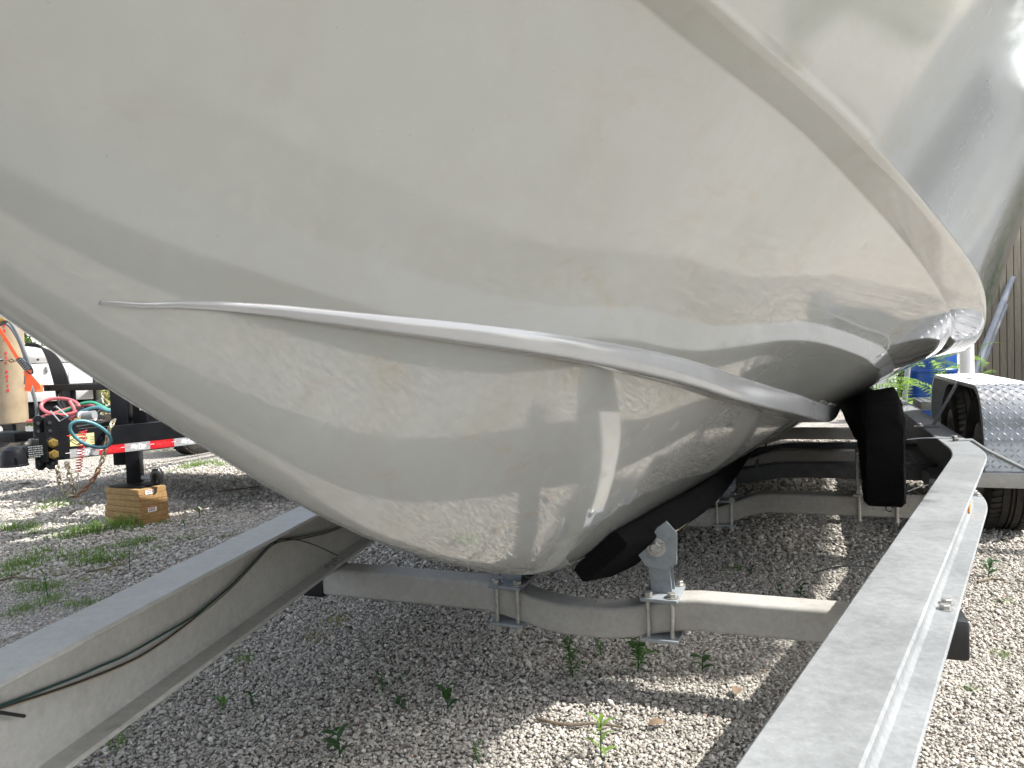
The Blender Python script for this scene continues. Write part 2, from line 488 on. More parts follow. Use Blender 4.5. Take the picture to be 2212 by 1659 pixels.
# ------------------------------------------------------------------ boat
KS = [-3.2,-2.6,-2.2,-1.9,-1.706,-1.655,-1.578,-1.445,-1.324,-1.134,-.918,-.701,-.52,-.29,0,.5,1,3,6.5]
KZ = [2.58,1.78,1.385,1.178,1.053,1.016,.968,.889,.816,.717,.625,.545,.486,.432,.398,.375,.37,.37,.37]
CS = [-2.35,-2.1,-1.8,-1.5,-1.277,-1.173,-1.042,-.815,-.501,-.029,.4,.7,.9,1.32,1.6,1.98,3,6.5]
CT = [0.0,.15,.288,.40,.472,.51,.56,.631,.731,.862,.98,1.062,1.10,1.143,1.155,1.16,1.165,1.165]
CZ = [1.50,1.455,1.43,1.412,1.398,1.381,1.368,1.352,1.305,1.245,1.172,1.105,1.066,.99,.95,.911,.865,.85]
WS = [-2.35,-1.9,-1.0,-.7,-.4,.3,.8,1.3,2.0,6.5]; WT = [0,.04,.048,.057,.068,.085,.10,.13,.155,.16]
DS = [-2.35,-1.9,-1.0,-.4,.1,.6,1.0,1.5,2.2,3,6.5]; DZ = [0,.012,.03,.036,.05,.07,.065,.04,.03,.015,.01]
SS = [-3.2,-2.9,-2.2,-1.5,-.7,0,1,2.5,6.5]; ST = [0.02,.48,.98,1.32,1.56,1.69,1.76,1.62,1.5]
SZ_S = [-3.2,-1.5,-.2,.8,1.8,3.0,6.5]; SZ = [2.60,2.56,2.50,2.40,2.12,1.80,1.70]
US = [-1.655,-1.595,-1.512,-1.422,-1.268,-1.053,-.783,-.483,.062,.964,3,6.5]
UT = [.030,.067,.106,.142,.201,.277,.353,.43,.526,.661,.77,.79]
HS = [-1.66,-1.58,-1.5,-1.4,-1.25,-1.03,-.75,-.45,.1,1.1,6.5]; HZ = [0,.006,.011,.017,.025,.034,.045,.053,.060,.064,.064]
kz = lambda s: smooth(s, KS, KZ, .12)
ct = lambda s: smooth(s, CS, CT)
def cz(s): return np.maximum(smooth(s, CS, CZ), kz(s))
EPS = 0.10
def zbase(s, t):
    c = np.maximum(ct(s), .02); u = np.minimum(np.abs(np.asarray(t) - T0) / c, 1.3)
    gg = (np.sqrt(u*u + EPS*EPS) - EPS) / (math.sqrt(1 + EPS*EPS) - EPS)
    return kz(s) + (cz(s) - kz(s)) * gg

boat = thing('boat', B(0, T0, 0.37), 'large glossy off-white boat hull seen from below its bow on a trailer', 'boat')

def build_hull():
    S = np.concatenate([np.linspace(-3.2, -2.36, 22), np.linspace(-2.34, 2.6, 150), np.linspace(2.8, 6.5, 20)])
    sec = []                                         # one half section per station: list of (t offset from centreline, z)
    for s in S:
        k, c, zc = float(kz(s)), float(ct(s)), float(cz(s))
        w, dz = float(smooth(s, WS, WT)), float(smooth(s, DS, DZ))
        ts, zs = float(smooth(s, SS, ST)), float(smooth(s, SZ_S, SZ))
        if s < -2.35: c = w = dz = 0.0; zc = k
        ts = max(ts, c + w + .02)
        u = np.concatenate([np.linspace(0, .12, 7), np.linspace(.15, .985, 24)])
        p = [(float(x) * c, float(zbase(s, T0 + x * c))) for x in u]
        b = min(.006, w * .15 + 1e-4)
        b = min(.004, w * .06 + 1e-4); sl = (zc - float(zbase(s, T0 + c * .97))) / (c * .03) if c > .01 else 0; q_ = math.hypot(1, sl); dw = math.hypot(w, dz) + 1e-6
        p[-1] = (c - 5 * b / q_, zc - 5 * b * sl / q_)
        p += [(c - b / q_, zc - b * sl / q_), (c, zc + b * .1), (c + b * w / dw, zc + b * dz / dw), (c + 5 * b * w / dw, zc + 5 * b * dz / dw)]
        p += [(c + w * f, zc + dz * f) for f in (.35, .5, .68)]
        p += [(c + w - 5 * b * w / dw, zc + dz - 5 * b * dz / dw), (c + w - b * w / dw, zc + dz - b * dz / dw), (c + w, zc + dz + b * .5), (c + w + b * .4, zc + dz + b * 1.6)]
        ot, oz = c + w + b * .4, zc + dz + b * 1.6
        for v in [.008, .02] + list(np.linspace(.06, 1, 18)):
            p.append((ot + (ts - ot) * (.78 * v + .22 * v * v), oz + (max(zs, oz + .01) - oz) * v))
        sec.append(p)
    n = len(sec[0]); mb = MB(); vs = []; fs = []
    for side in (1, -1):
        o = len(vs)
        for s, p in zip(S, sec):
            for (t, z) in p: vs.append(B(s, T0 + side * t, z))
        for i in range(len(S) - 1):
            for j in range(n - 1):
                q = (o + i * n + j, o + i * n + j + 1, o + (i + 1) * n + j + 1, o + (i + 1) * n + j)
                fs.append(q if side > 0 else q[::-1])
    mb.add(vs, fs)
    m = len(S) - 1; h = len(S) * n                    # transom
    mb.f.append(tuple(m * n + j for j in range(n)) + tuple(h + m * n + j for j in range(n - 1, -1, -1))); mb.mi.append(0)
    me = mb.mesh('hull', M['gel'], True, 60, fix=False)
    bm = bmesh.new(); bm.from_mesh(me)
    bmesh.ops.remove_doubles(bm, verts=[v for v in bm.verts], dist=0.0004)
    bmesh.ops.recalc_face_normals(bm, faces=bm.faces); bm.to_mesh(me); bm.free()
    me.polygons.foreach_set('use_smooth', [True] * len(me.polygons)); me.set_sharp_from_angle(angle=math.radians(50))
    ho = bpy.data.objects.new('hull', me); COL.objects.link(ho); adopt(ho, boat)
    # deck closing the top, with a low coaming, and the rub rail on the sheer
    dk = MB(); fr = []
    for s in S[2:]:
        ts, zs = float(smooth(s, SS, ST)), float(smooth(s, SZ_S, SZ))
        fr.append([B(s, T0 - ts, zs), B(s, T0 - ts * .9, zs + .05), B(s, T0, zs + .09), B(s, T0 + ts * .9, zs + .05), B(s, T0 + ts, zs)])
    dk.add([p for r in fr for p in r], [(i*5+j, i*5+j+1, (i+1)*5+j+1, (i+1)*5+j) for i in range(len(fr)-1) for j in range(4)])
    dk.build('deck', M['gelrail'], boat)
    for side in (1, -1):
        rr = MB(); pts = [B(s, T0 + side * (float(smooth(s, SS, ST)) + .015), float(smooth(s, SZ_S, SZ))) for s in S[::4]]
        rr.tube(pts, .032, 8); rr.build('rub_rail', M['greypvc'], boat)
    # spray rails: a wedge on each side of the bottom
    for side in (1, -1):
        S2 = np.concatenate([np.linspace(-1.655, 2.0, 120), np.linspace(2.2, 6.4, 14)]); sr = MB(); rows = []
        for s in S2:
            tu, h = float(smooth(s, US, UT, .025 if s < -1.5 else .06)), float(smooth(s, HS, HZ, .05)) + .0004
            zu = float(zbase(s, tu)); tt = np.linspace(T0, tu, 200); zz = zbase(s, tt)
            ti = float(np.interp(zu - h, zz, tt)) if zu - h > zz[0] else T0 + .002
            zi = float(zbase(s, ti)); e = min(.0045, h * .1); wd = tu - ti
            row = [(ti - .004, zi + .004), (ti, zi - .0015), (ti + wd * .4, zi - .002), (tu - e * 3.5, zi - .0012), (tu - e, zi - .001), (tu - e * .3, zi + e * .3), (tu, zi + e), (tu + .0008, zi + e * 3.5),
                   (tu + .0015, (zi + zu) / 2), (tu + .0012, zu - e * 3.5), (tu + .001, zu - e), (tu - e * .2, zu - e * .2), (tu - .004, zu + .0015), (tu - .012, zu - .002)]
            rows.append([B(s, (t if side > 0 else 2 * T0 - t), z) for (t, z) in row])
        k = len(rows[0])
        sr.add([p for r in rows for p in r], [(i*k+j, i*k+(j+1) % k, (i+1)*k+(j+1) % k, (i+1)*k+j) for i in range(len(rows)-1) for j in range(k)])
        sr.build('spray_rail', M['gelrail'], boat, angle=50)
build_hull()

# ------------------------------------------------------------------ boat trailer
trailer = thing('boat_trailer', B(1.0, T0, 0.0), 'galvanised I-beam boat trailer carrying the white hull on black carpeted bunks', 'boat trailer')

def half(s): return .91 + .228 * s if s < 1.55 else 1.2634
IH, FW, FT, WT_ = .215, .125, .0115, .009              # I-beam height, flange width, flange and web thickness
ZT = .517
def ibeam_profile():
    r = .004; hw = FW / 2; w = WT_ / 2; f = .009
    right = [(hw - r, 0), (hw, -r), (hw, -FT + r), (hw - r, -FT), (w + f, -FT - .002), (w + .002, -FT - f), (w, -FT - f - .006),
             (w, -IH + FT + f + .006), (w + .002, -IH + FT + f), (w + f, -IH + FT + .002), (hw - r, -IH + FT), (hw, -IH + FT - r), (hw, -IH + r), (hw - r, -IH)]
    return right + [(-u, v) for (u, v) in right[::-1]]
def rail_frames(side):
    st = list(np.linspace(-3.85, 1.25, 12)) + list(np.linspace(1.33, 1.77, 9)) + list(np.linspace(2.0, 6.4, 8))
    def hs(s):
        k = max(0.0, min(1.0, (s - 1.33) / .44)); sl = .228
        # straight tongue, a bend of small radius, then straight frame
        if s <= 1.33: return .91 + sl * s
        d = .44; x = min(s, 1.77) - 1.33
        return .91 + sl * 1.33 + sl * (x - x * x / (2 * d))
    fr = []
    for s in st:
        e = .01; sl = (hs(s + e) - hs(s - e)) / (2 * e)
        side_v = (R_ - A_ * sl * side) if side > 0 else (-R_ - A_ * sl)
        side_v = (R_ * side - A_ * sl).normalized()
        fr.append((B(s, T0 + side * hs(s), ZT), side_v, Z_))
    return fr
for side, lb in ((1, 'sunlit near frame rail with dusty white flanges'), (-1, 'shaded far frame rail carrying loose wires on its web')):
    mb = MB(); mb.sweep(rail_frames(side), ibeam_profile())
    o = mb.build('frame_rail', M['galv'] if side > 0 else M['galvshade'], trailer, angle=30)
    o['label'] = lb

def cross_frames(s, zend, dip, b0=.16, b1=.42, n=44, span=1.0, bow=0.0):
    fr = []
    for t in np.linspace(-span, span, n):
        a = abs(t); k = 0 if a < b0 else (1 if a > b1 else (a - b0) / (b1 - b0)); k = k * k * (3 - 2 * k)
        fr.append((B(s, T0 + t, zend - dip * (1 - k)), A_, Z_))
    return fr
def tube_profile(w, h, r=.012):
    p = []
    for cx, cy, a0 in ((w/2-r, h/2-r, 0), (-w/2+r, h/2-r, 90), (-w/2+r, -h/2+r, 180), (w/2-r, -h/2+r, 270)):
        for k in range(4):
            a = math.radians(a0 + 30 * k); p.append((cx + r * math.cos(a), cy + r * math.sin(a)))
    return p
CM = [(0.045, .250, .050, .955), (1.70, .250, .085, 1.27), (3.25, .26, .08, 1.27), (4.55, .27, .07, 1.27)]
for (s, z, dip, span) in CM:
    mb = MB(); mb.sweep(cross_frames(s, z, dip, *((.05, .34) if s < 1 else (.14, .44)), span=span), tube_profile(.10, .092))
    mb.build('crossmember', M['galvdirt'], trailer)
for side in (1, -1):                                   # black plastic caps on the ends of the first crossmember
    mb = MB(); mb.box(B(.045, T0 + side * .955, .2475), (.112, .088, .104), (A_, R_, Z_), .010)
    mb.build('end_cap', M['blackplastic'], trailer)
for s in (2.52, 3.42):                                 # axles
    mb = MB(); mb.sweep(cross_frames(s, .285, .05, .15, .55, span=1.42), tube_profile(.09, .09))
    mb.box(B(s, T0 + .33, .27), (.096, .012, .12), (A_, R_, Z_)); mb.box(B(s, T0 - .33, .27), (.096, .012, .12), (A_, R_, Z_))
    mb.build('axle', M['axle'], trailer)
for side in (1, -1):                                   # hanger channels under the rails
    mb = MB(); mb.box(B(2.95, T0 + side * 1.21, .268), (1.5, .06, .064), (A_, R_, Z_), .006); mb.build('axle_hanger', M['galvdark'], trailer)

def hexbolt_mesh(r=.011, h=.008):
    mb = MB(); mb.lathe([(0, .0005), (r * 1.45, .0005), (r * 1.45, .003), (r * .9, .003)], (0, 0, 0), n=16)
    prof = [(r, .003), (r, .003 + h), (r * .8, .0045 + h), (0, .0045 + h)]
    mb.lathe(prof, (0, 0, 0), n=6)
    return mb.mesh('bolt', M['bolt'], True, 25)
HEX = hexbolt_mesh(.0135, .010)
for (s, dt) in ((.075, .035), (.025, .035)):
    for side in (1, -1):
        place('bolt', HEX, trailer, B(s, T0 + side * (half(s) + .033), ZT - IH + FT), (0, 0, .4))
for side in (1, -1):
    for s in (1.66, 1.72): place('bolt', HEX, trailer, B(s, T0 + side * (1.2634 + .035), ZT - IH + FT), (0, 0, .8))

def clamp(s, t, ztop, zbot, both=True):
    c = MB(); c.box(B(s - .008, t, ztop + .005), (.155, .105, .010), (A_, R_, Z_), .002)
    p = c.build('clamp', M['galvdark'], trailer)
    b = MB(); b.box(B(s - .005, t, zbot - .007), (.15, .105, .010), (A_, R_, Z_), .002); b.build('lower_plate', M['galvdark'], p)
    for dt in (-.034, .034):
        for ds in (-.062, .062):
            q = MB(); q.cyl(B(s + ds, t + dt, zbot - .035), B(s + ds, t + dt, ztop + .012), .0065, 10)
            q.lathe([(.0115, zbot - .026), (.0115, zbot - .013)], B(s + ds, t + dt, 0), n=6)
            q.build('rod', M['bolt'], p)
            o = bpy.data.objects.new('bolt_head', HEX); COL.objects.link(o); o.parent = p
            o.location = B(s + ds, t + dt, ztop + .010); o.rotation_euler = (0, 0, random.random())
    return p
clamp(.045, T0 + .232, .289, .184); clamp(.045, T0 - .235, .289, .184)
clamp(1.70, T0 + .232, .252, .145); clamp(1.70, T0 - .232, .252, .145)

def post(s, t, z0, z1, lean=0.0):
    mb = MB(); prof = [(-.03, -.026), (.03, -.026), (.03, -.02), (-.023, -.02), (-.023, .02), (.03, .02), (.03, .026), (-.03, .026)]
    mb.sweep([(B(s, t, z0), R_, A_), (B(s, t - lean, z1), R_, A_)], prof)
    p = mb.build('bunk_post', M['galvdark'], trailer)
    k = MB(); k.prism([(-.052, -.012), (-.03, -.045), (.018, -.052), (.055, -.035), (.058, .05), (.030, .082), (.004, .062), (-.018, .028)],
                      B(s - .12, t + .006, z1 - .004), R_, Z_, A_, .008); k.box(B(s - .07, t + .015, z1 - .03), (.10, .008, .035), (A_, R_, Z_))
    k.build('bracket_plate', M['galvdark'], p)
    o = bpy.data.objects.new('bolt', HEX); COL.objects.link(o); o.parent = p
    o.matrix_world = Matrix.Translation(B(s - .125, t + .008, z1 + .006)) @ (-A_).to_track_quat('Z', 'Y').to_matrix().to_4x4() @ Matrix.Scale(1.35, 4)
    return p
post(.045, T0 + .232, .297, .452, .012); post(.045, T0 - .235, .265, .452, -.012)
post(1.70, T0 + .232, .255, .36); post(1.70, T0 - .232, .255, .36)

def fuzz(mb_pts_normals, name, parent, n, L=.006):
    """short loose carpet fibres standing on a bunk"""
    mb = MB()
    for _ in range(n):
        p, nn = random.choice(mb_pts_normals)
        p = p + Vector((random.uniform(-.02, .02), random.uniform(-.02, .02), random.uniform(-.02, .02)))
        mb.tube([p, p + nn * L * random.uniform(.5, 1.6) + Vector((random.uniform(-1, 1), random.uniform(-1, 1), random.uniform(-1, 1))) * L * .7], .0005, 3, caps=False)
    return mb

def inner_bunk(side):
    """a carpeted plank lying against the bottom beside the keel"""
    mb = MB(); S = np.linspace(-.235, 4.6, 70); fr = []
    for s in S:
        tc = float(np.interp(s, [-.235, .1, .5, 5], [.104, .156, .19, .2])); e = .02
        z0, z1 = float(zbase(s, T0 + tc - e)), float(zbase(s, T0 + tc + e)); sl = (z1 - z0) / (2 * e)
        u = (R_ * side + Z_ * sl).normalized(); v = (Z_ - R_ * side * sl).normalized()
        fr.append((B(s, T0 + side * tc, float(zbase(s, T0 + tc))) - v * .0445, u, v))
    w, h, r = .180, .086, .018; prof = []
    for cx, cy, a0 in ((w/2-r, h/2-r, 0), (-w/2+r, h/2-r, 90), (-w/2+r, -h/2+r, 180), (w/2-r, -h/2+r, 270)):
        for k in range(4): a = math.radians(a0 + 30 * k); prof.append((cx + r * math.cos(a), cy + r * math.sin(a)))
    mb.sweep(fr, prof)
    for i in range(4):                                 # the near end is worn round and thinner
        k = (.60, .72, .86, .95)[i]; kw = (.90, .97, 1, 1)[i]
        for j, (cu, cv) in enumerate(prof):
            mb.v[i * len(prof) + j] = tuple(Vector(fr[i][0]) + Vector(fr[i][1]) * cu * kw + Vector(fr[i][2]) * (h / 2 - (h / 2 - cv) * k))
    for i, p in enumerate(mb.v): mb.v[i] = tuple(Vector(p) + Vector((rng.normal(0, .0012), rng.normal(0, .0012), rng.normal(0, .0012))))
    o = mb.build('bunk', M['carpet'], trailer, angle=60); o['label'] = 'inner carpeted bunk lying against the keel'
    src = []
    for i in range(0, 24):
        for (cu, cv) in prof: src.append((Vector(fr[i][0]) + Vector(fr[i][1]) * cu + Vector(fr[i][2]) * cv, (Vector(fr[i][1]) * cu + Vector(fr[i][2]) * cv).normalized()))
    fm = fuzz(src, 'carpet_fibre', o, 900, .007); f = fm.build('carpet_fibre', M['carpet'], o, fix=False); f['kind'] = 'stuff'
    # a torn strip of bare wood under the carpet edge
    tb = MB(); ta, tb2 = fr[4], fr[15]
    tb.sweep([(Vector(ta[0]) - Vector(ta[2]) * .045, ta[1], ta[2]), (Vector(tb2[0]) - Vector(tb2[2]) * .045, tb2[1], tb2[2])], [(.047, 0), (.081, 0), (.081, .006), (.047, .006)])
    tb.build('bare_wood', M['boardwood'], o)
inner_bunk(1); inner_bunk(-1)

def outer_bunk(side):
    mb = MB()
    st = [(1.035, .375, .705), (1.05, .368, .722), (1.12, .375, .742), (1.25, .40, .775), (1.45, .45, .812), (1.7, .50, .80), (2.2, .49, .775), (3.2, .46, .745), (4.8, .45, .74)]
    ss = np.concatenate([np.linspace(1.035, 1.6, 22), np.linspace(1.7, 4.8, 12)]); vs = []; nprof = 0
    rows = []
    for s in ss:
        zb = float(np.interp(s, [a[0] for a in st], [a[1] for a in st])); zt = float(np.interp(s, [a[0] for a in st], [a[2] for a in st]))
        tc = .892 + .02 * min(1, s - 1.035); hw = .073; e = .02
        if s > 1.4:
            zt = min(zt, float(zbase(s, T0 + tc - hw)) - .004)
        inset = .010 if s < 1.04 else 0
        r = .018; pr = [(tc - hw + r + inset, zb + inset), (tc - hw + inset, zb + r), (tc - hw + inset, zt - r - inset - .008), (tc - hw + r + inset, zt - inset - .008),
                        (tc + hw - r - inset, zt - inset + .008), (tc + hw - inset, zt - r - inset + .004), (tc + hw - inset, zb + r), (tc + hw - r - inset, zb + inset)]
        rows.append([B(s, T0 + side * t, z) for (t, z) in pr])
    k = 8
    # subdivide each section so the carpet can look soft
    rows2 = []
    for r in rows:
        q = []
        for j in range(k):
            a, b = r[j], r[(j + 1) % k]; m = max(1, int((b - a).length / .03))
            q.append((a, b, m))
        rows2.append(q)
    mcount = [q[2] for q in rows2[3]]
    allrows = []
    for q in rows2:
        pts = []
        for (a, b, _), m in zip(q, mcount):
            for i in range(m): pts.append(a.lerp(b, i / m) + Vector((rng.normal(0, .0016), rng.normal(0, .0016), rng.normal(0, .0016))))
        allrows.append(pts)
    n = len(allrows[0])
    mb.add([p for r in allrows for p in r], [(i*n+j, i*n+(j+1) % n, (i+1)*n+(j+1) % n, (i+1)*n+j) for i in range(len(allrows)-1) for j in range(n)])
    mb.f.append(tuple(range(n))[::-1]); mb.mi.append(0)
    mb.f.append(tuple(range((len(allrows)-1)*n, len(allrows)*n))); mb.mi.append(0)
    o = mb.build('bunk', M['carpet'], trailer, angle=60); o['label'] = 'tall outer carpeted bunk with a squared fuzzy end'
    # fibres on the near end and side
    src = []
    for i in range(0, 14):
        for j, p in enumerate(allrows[i]):
            c = sum(allrows[i], Vector()) / n; src.append((p, (p - c).normalized()))
    fm = fuzz(src, 'carpet_fibre', o, 900, .007)
    f = fm.build('carpet_fibre', M['carpet'], o, fix=False); f['kind'] = 'stuff'
    lp = MB(); b0 = B(1.04, T0 + side * .905, .372)
    lp.tube([b0 + R_ * (.012 * math.cos(a)) + Z_ * (.012 * math.sin(a) - .004) for a in np.linspace(0, 5.5, 12)], .002, 5); lp.build('loose_loop', M['carpet'], o)
    # U bolts with their angle bracket on the second crossmember
    for dt in (.83, .985):
        u = MB(); u.cyl(B(1.645, T0 + side * dt, .185), B(1.645, T0 + side * dt, .345), .009, 10)
        u.cyl(B(1.755, T0 + side * dt, .185), B(1.755, T0 + side * dt, .345), .009, 10)
        u.tube([B(1.645, T0 + side * dt, .192), B(1.65, T0 + side * dt, .18), B(1.66, T0 + side * dt, .174)], .009, 10)
        u.lathe([(.017, .312), (.017, .326), (.013, .327), (.013, .343)], B(1.645, T0 + side * dt, 0), n=6)
        u.build('u_bolt', M['bolt'], trailer)
    br = MB(); br.box(B(1.70, T0 + side * .905, .304), (.15, .20, .009), (A_, R_, Z_)); br.box(B(1.70, T0 + side * .825, .40), (.10, .009, .2), (A_, R_, Z_))
    br.build('bunk_bracket', M['galvdirt'], trailer)
outer_bunk(1); outer_bunk(-1)

# fender of tread plate, braces, step, wheels
def fender_curve():
    s0, s1, zt, zf, r = 2.10, 3.86, .765, .345, .23
    pts = [(s0 - .035, zf), (s0 - .015, zf + .16)]
    c = (s0 + .01 + r, zt - r)
    for k in range(9):
        a = math.radians(172 - k * 82 / 8); pts.append((c[0] + r * math.cos(a), c[1] + r * math.sin(a)))
    c2 = (s1 - r, zt - r)
    for k in range(9):
        a = math.radians(90 - k * 82 / 8); pts.append((c2[0] + r * math.cos(a), c2[1] + r * math.sin(a)))
    pts += [(s1 + .015, zf + .16), (s1 + .035, zf)]
    return pts
def resample(pts, step):
    P = np.array(pts); d = np.concatenate([[0], np.cumsum(np.linalg.norm(np.diff(P, axis=0), axis=1))])
    l = np.arange(0, d[-1], step); return l, np.stack([np.interp(l, d, P[:, 0]), np.interp(l, d, P[:, 1])], 1), d[-1]
def lug_mesh(mb, put, l0, w0, ang, L=.0125, W=.0036, H=.0022):
    ca, sa = math.cos(ang), math.sin(ang)
    def q(a, b, h): return put(l0 + a * ca - b * sa, w0 + a * sa + b * ca, h)
    vs = [q(-L, 0, 0), q(0, -W, 0), q(L, 0, 0), q(0, W, 0), q(-L * .45, 0, H), q(L * .45, 0, H)]
    mb.add(vs, [(0, 1, 5, 4), (1, 2, 5), (2, 3, 4, 5), (3, 0, 4)])
def make_fender(side):
    ti, to = 1.40, 1.68
    l, P, Lt = resample(fender_curve(), .02)
    lip = .012
    mb = MB(); n = len(l); cols = [(ti, -.022), (ti, -.004), (ti + .004, 0), (to - .004, 0), (to, -.004), (to, -.03)]
    nrm = []
    for i in range(n):
        d = P[min(i + 1, n - 1)] - P[max(i - 1, 0)]; d /= np.linalg.norm(d); nrm.append((-d[1], d[0]))
    vs = [B(P[i][0] + nrm[i][0] * h, T0 + side * t, P[i][1] + nrm[i][1] * h) for i in range(n) for (t, h) in cols]
    k = len(cols); fs = [(i*k+j, i*k+j+1, (i+1)*k+j+1, (i+1)*k+j) for i in range(n-1) for j in range(k-1)]
    mb.add(vs, fs)
    f = mb.build('fender', M['alu'], trailer, angle=40, fix=False)
    f.data.flip_normals() if side > 0 else None
    # under skin, so the plate has thickness
    un = MB(); un.add([B(P[i][0] - nrm[i][0] * .004, T0 + side * t, P[i][1] - nrm[i][1] * .004) for i in range(n) for t in (ti + .003, to - .003)],
                      [(i*2, i*2+1, (i+1)*2+1, (i+1)*2) for i in range(n-1)])
    un.build('fender_underside', M['galvdark'], f)
    def put(a, b, h):
        a = min(max(a, 0), l[-1]); s_ = np.interp(a, l, P[:, 0]); z_ = np.interp(a, l, P[:, 1])
        nx = np.interp(a, l, [q[0] for q in nrm]); nz = np.interp(a, l, [q[1] for q in nrm])
        return B(s_ + nx * (h + .0005), T0 + side * b, z_ + nz * (h + .0005))
    lg = MB(); pitch = .0262; i = 0; a = .012
    while a < l[-1] - .012:
        b = ti + .012; j = 0
        while b < to - .008:
            lug_mesh(lg, put, a, b, math.radians(45 if (i + j) % 2 else -45) * (1)); b += pitch; j += 1
        a += pitch; i += 1
    lo = lg.build('tread_lugs', M['alu'], f, smooth=False); lo['kind'] = 'stuff'
    return f
for side in (1, -1):
    f = make_fender(side)
    st = MB(); st.box(B(2.035, T0 + side * 1.55, .325), (.085, .50, .062), (A_, R_, Z_), .004); st.build('step', M['galvdirt'], trailer)
    st2 = MB(); st2.box(B(2.04, T0 + side * 1.55, .3585), (.09, .5, .006), (A_, R_, Z_), .001); st2.build('step_tread', M['alu'], trailer)
    br = MB(); br.tube([B(1.96, T0 + side * 1.255, ZT + .003), B(1.985, T0 + side * 1.335, ZT + .003), B(2.03, T0 + side * 1.40, .47), B(2.06, T0 + side * 1.62, .345)], .0075, 8)
    br.build('fender_brace', M['galv'], trailer)
    br = MB(); br.tube([B(2.62, T0 + side * 1.20, ZT + .004), B(2.66, T0 + side * 1.26, ZT + .006), B(2.78, T0 + side * 1.40, .755), B(2.83, T0 + side * 1.47, .775)], .009, 8)
    br.box(B(2.61, T0 + side * 1.22, ZT + .004), (.05, .12, .006), (A_, R_, Z_)); br.build('fender_brace', M['galv'], trailer)
    place('bolt', HEX, trailer, B(1.965, T0 + side * 1.262, ZT + .011), (0, 0, .5))
    place('bolt', HEX, trailer, B(2.61, T0 + side * 1.185, ZT + .008), (0, 0, .9))
    st = MB(); st.box(B(4.2, T0 + side * 1.5, .53), (.5, .30, .05), (A_, R_, Z_), .004); st.build('rear_step', M['galvdirt'], trailer)
    tp = MB(); tp.box(B(4.2, T0 + side * 1.5, .5575), (.5, .30, .004), (A_, R_, Z_))
    for i in range(9):
        for j in range(5): tp.box(B(3.98 + i * .055, T0 + side * (1.38 + j * .06), .5605), (.03, .01, .004), ((A_ + R_ * (1 if (i + j) % 2 else -1)).normalized(), (R_ - A_ * (1 if (i + j) % 2 else -1)).normalized(), Z_))
    tp.build('rear_step_tread', M['alu'], trailer)
    gp = MB(); gp.cyl(B(5.6, T0 + side * 1.90, .42), B(5.6, T0 + side * 1.90, 2.3), .056, 24); gp.build('guide_pole', M['pvc'], trailer)
    gb = MB(); gb.box(B(5.6, T0 + side * 1.58, .40), (.06, .72, .06), (A_, R_, Z_), .004); gb.build('guide_pole_arm', M['galv'], trailer)

def tyre_mesh(R, W):
    mb = MB(); w = W / 2; prof = [(R*.56, -w*.80), (R*.62, -w*.93), (R*.78, -w), (R*.90, -w*.98), (R*.955, -w*.86), (R*.985, -w*.78)]
    xs = [-.74, -.50, -.48, -.42, -.40, -.14, -.12, -.06, -.04, .04, .06, .12, .14, .40, .42, .48, .50, .74]
    for x in xs:
        groove = any(a - .001 <= x <= b + .001 for a, b in ((-.48, -.42), (-.12, -.06), (.06, .12), (.42, .48)))
        prof.append((R * (.965 if groove else (1 - .012 * abs(x))), w * x))
    prof += [(R*.985, w*.78), (R*.955, w*.86), (R*.90, w*.98), (R*.78, w), (R*.62, w*.93), (R*.56, w*.80)]
    mb.lathe(prof, (0, 0, 0), (1, 0, 0), 64)
    for k in range(60):                               # tread bars across the shoulders
        a = 2 * PI * k / 60
        for sx in (-1, 1):
            c = Vector((sx * w * .66, math.cos(a) * R * .992, math.sin(a) * R * .992)); rad = Vector((0, math.cos(a), math.sin(a))); tan = Vector((0, -math.sin(a), math.cos(a)))
            ax = (Vector((1, 0, 0)) + tan * .25 * sx).normalized(); mb.box(c, (w * .42, R * .055, .014), (ax, tan, rad))
    return mb.mesh('tyre', M['rubber'], True, 35)
def rim_mesh(R, W):
    mb = MB(); r = R * .57; w = W / 2
    mb.lathe([(r*1.04, -w*.82), (r, -w*.80), (r*.93, -w*.3), (r*.93, w*.5), (r, w*.78), (r*1.04, w*.82), (r*.99, w*.84), (r*.92, w*.55), (r*.55, w*.50), (r*.30, w*.66), (0, w*.68)], (0, 0, 0), (1, 0, 0), 32)
    for k in range(6):
        a = 2 * PI * k / 6; mb.cyl((w*.52, math.cos(a)*r*.42, math.sin(a)*r*.42), (w*.64, math.cos(a)*r*.42, math.sin(a)*r*.42), .011, 6)
    return mb.mesh('rim', M['rim'], True, 40)
TY, RM = tyre_mesh(.355, .215), rim_mesh(.355, .215)
RMB = RM.copy(); RMB.materials.clear(); RMB.materials.append(M['blackpaint'])
def wheel(parent, loc, rz, rim=None):
    hub = MB(); hub.cyl((-.09, 0, 0), (.085, 0, 0), .045, 16)
    h = bpy.data.objects.new('wheel', hub.mesh('wheel', M['rim'])); COL.objects.link(h); adopt(h, parent)
    h.location = loc; h.rotation_euler = (0, 0, rz)
    for nm, me in (('tyre', TY), ('rim', rim or RM)):
        o = bpy.data.objects.new(nm, me); COL.objects.link(o); o.parent = h
    return h
for s in (2.52, 3.42):
    for side in (1, -1):
        wheel(trailer, B(s, T0 + side * 1.545, .352), -BY if side > 0 else PI - BY)

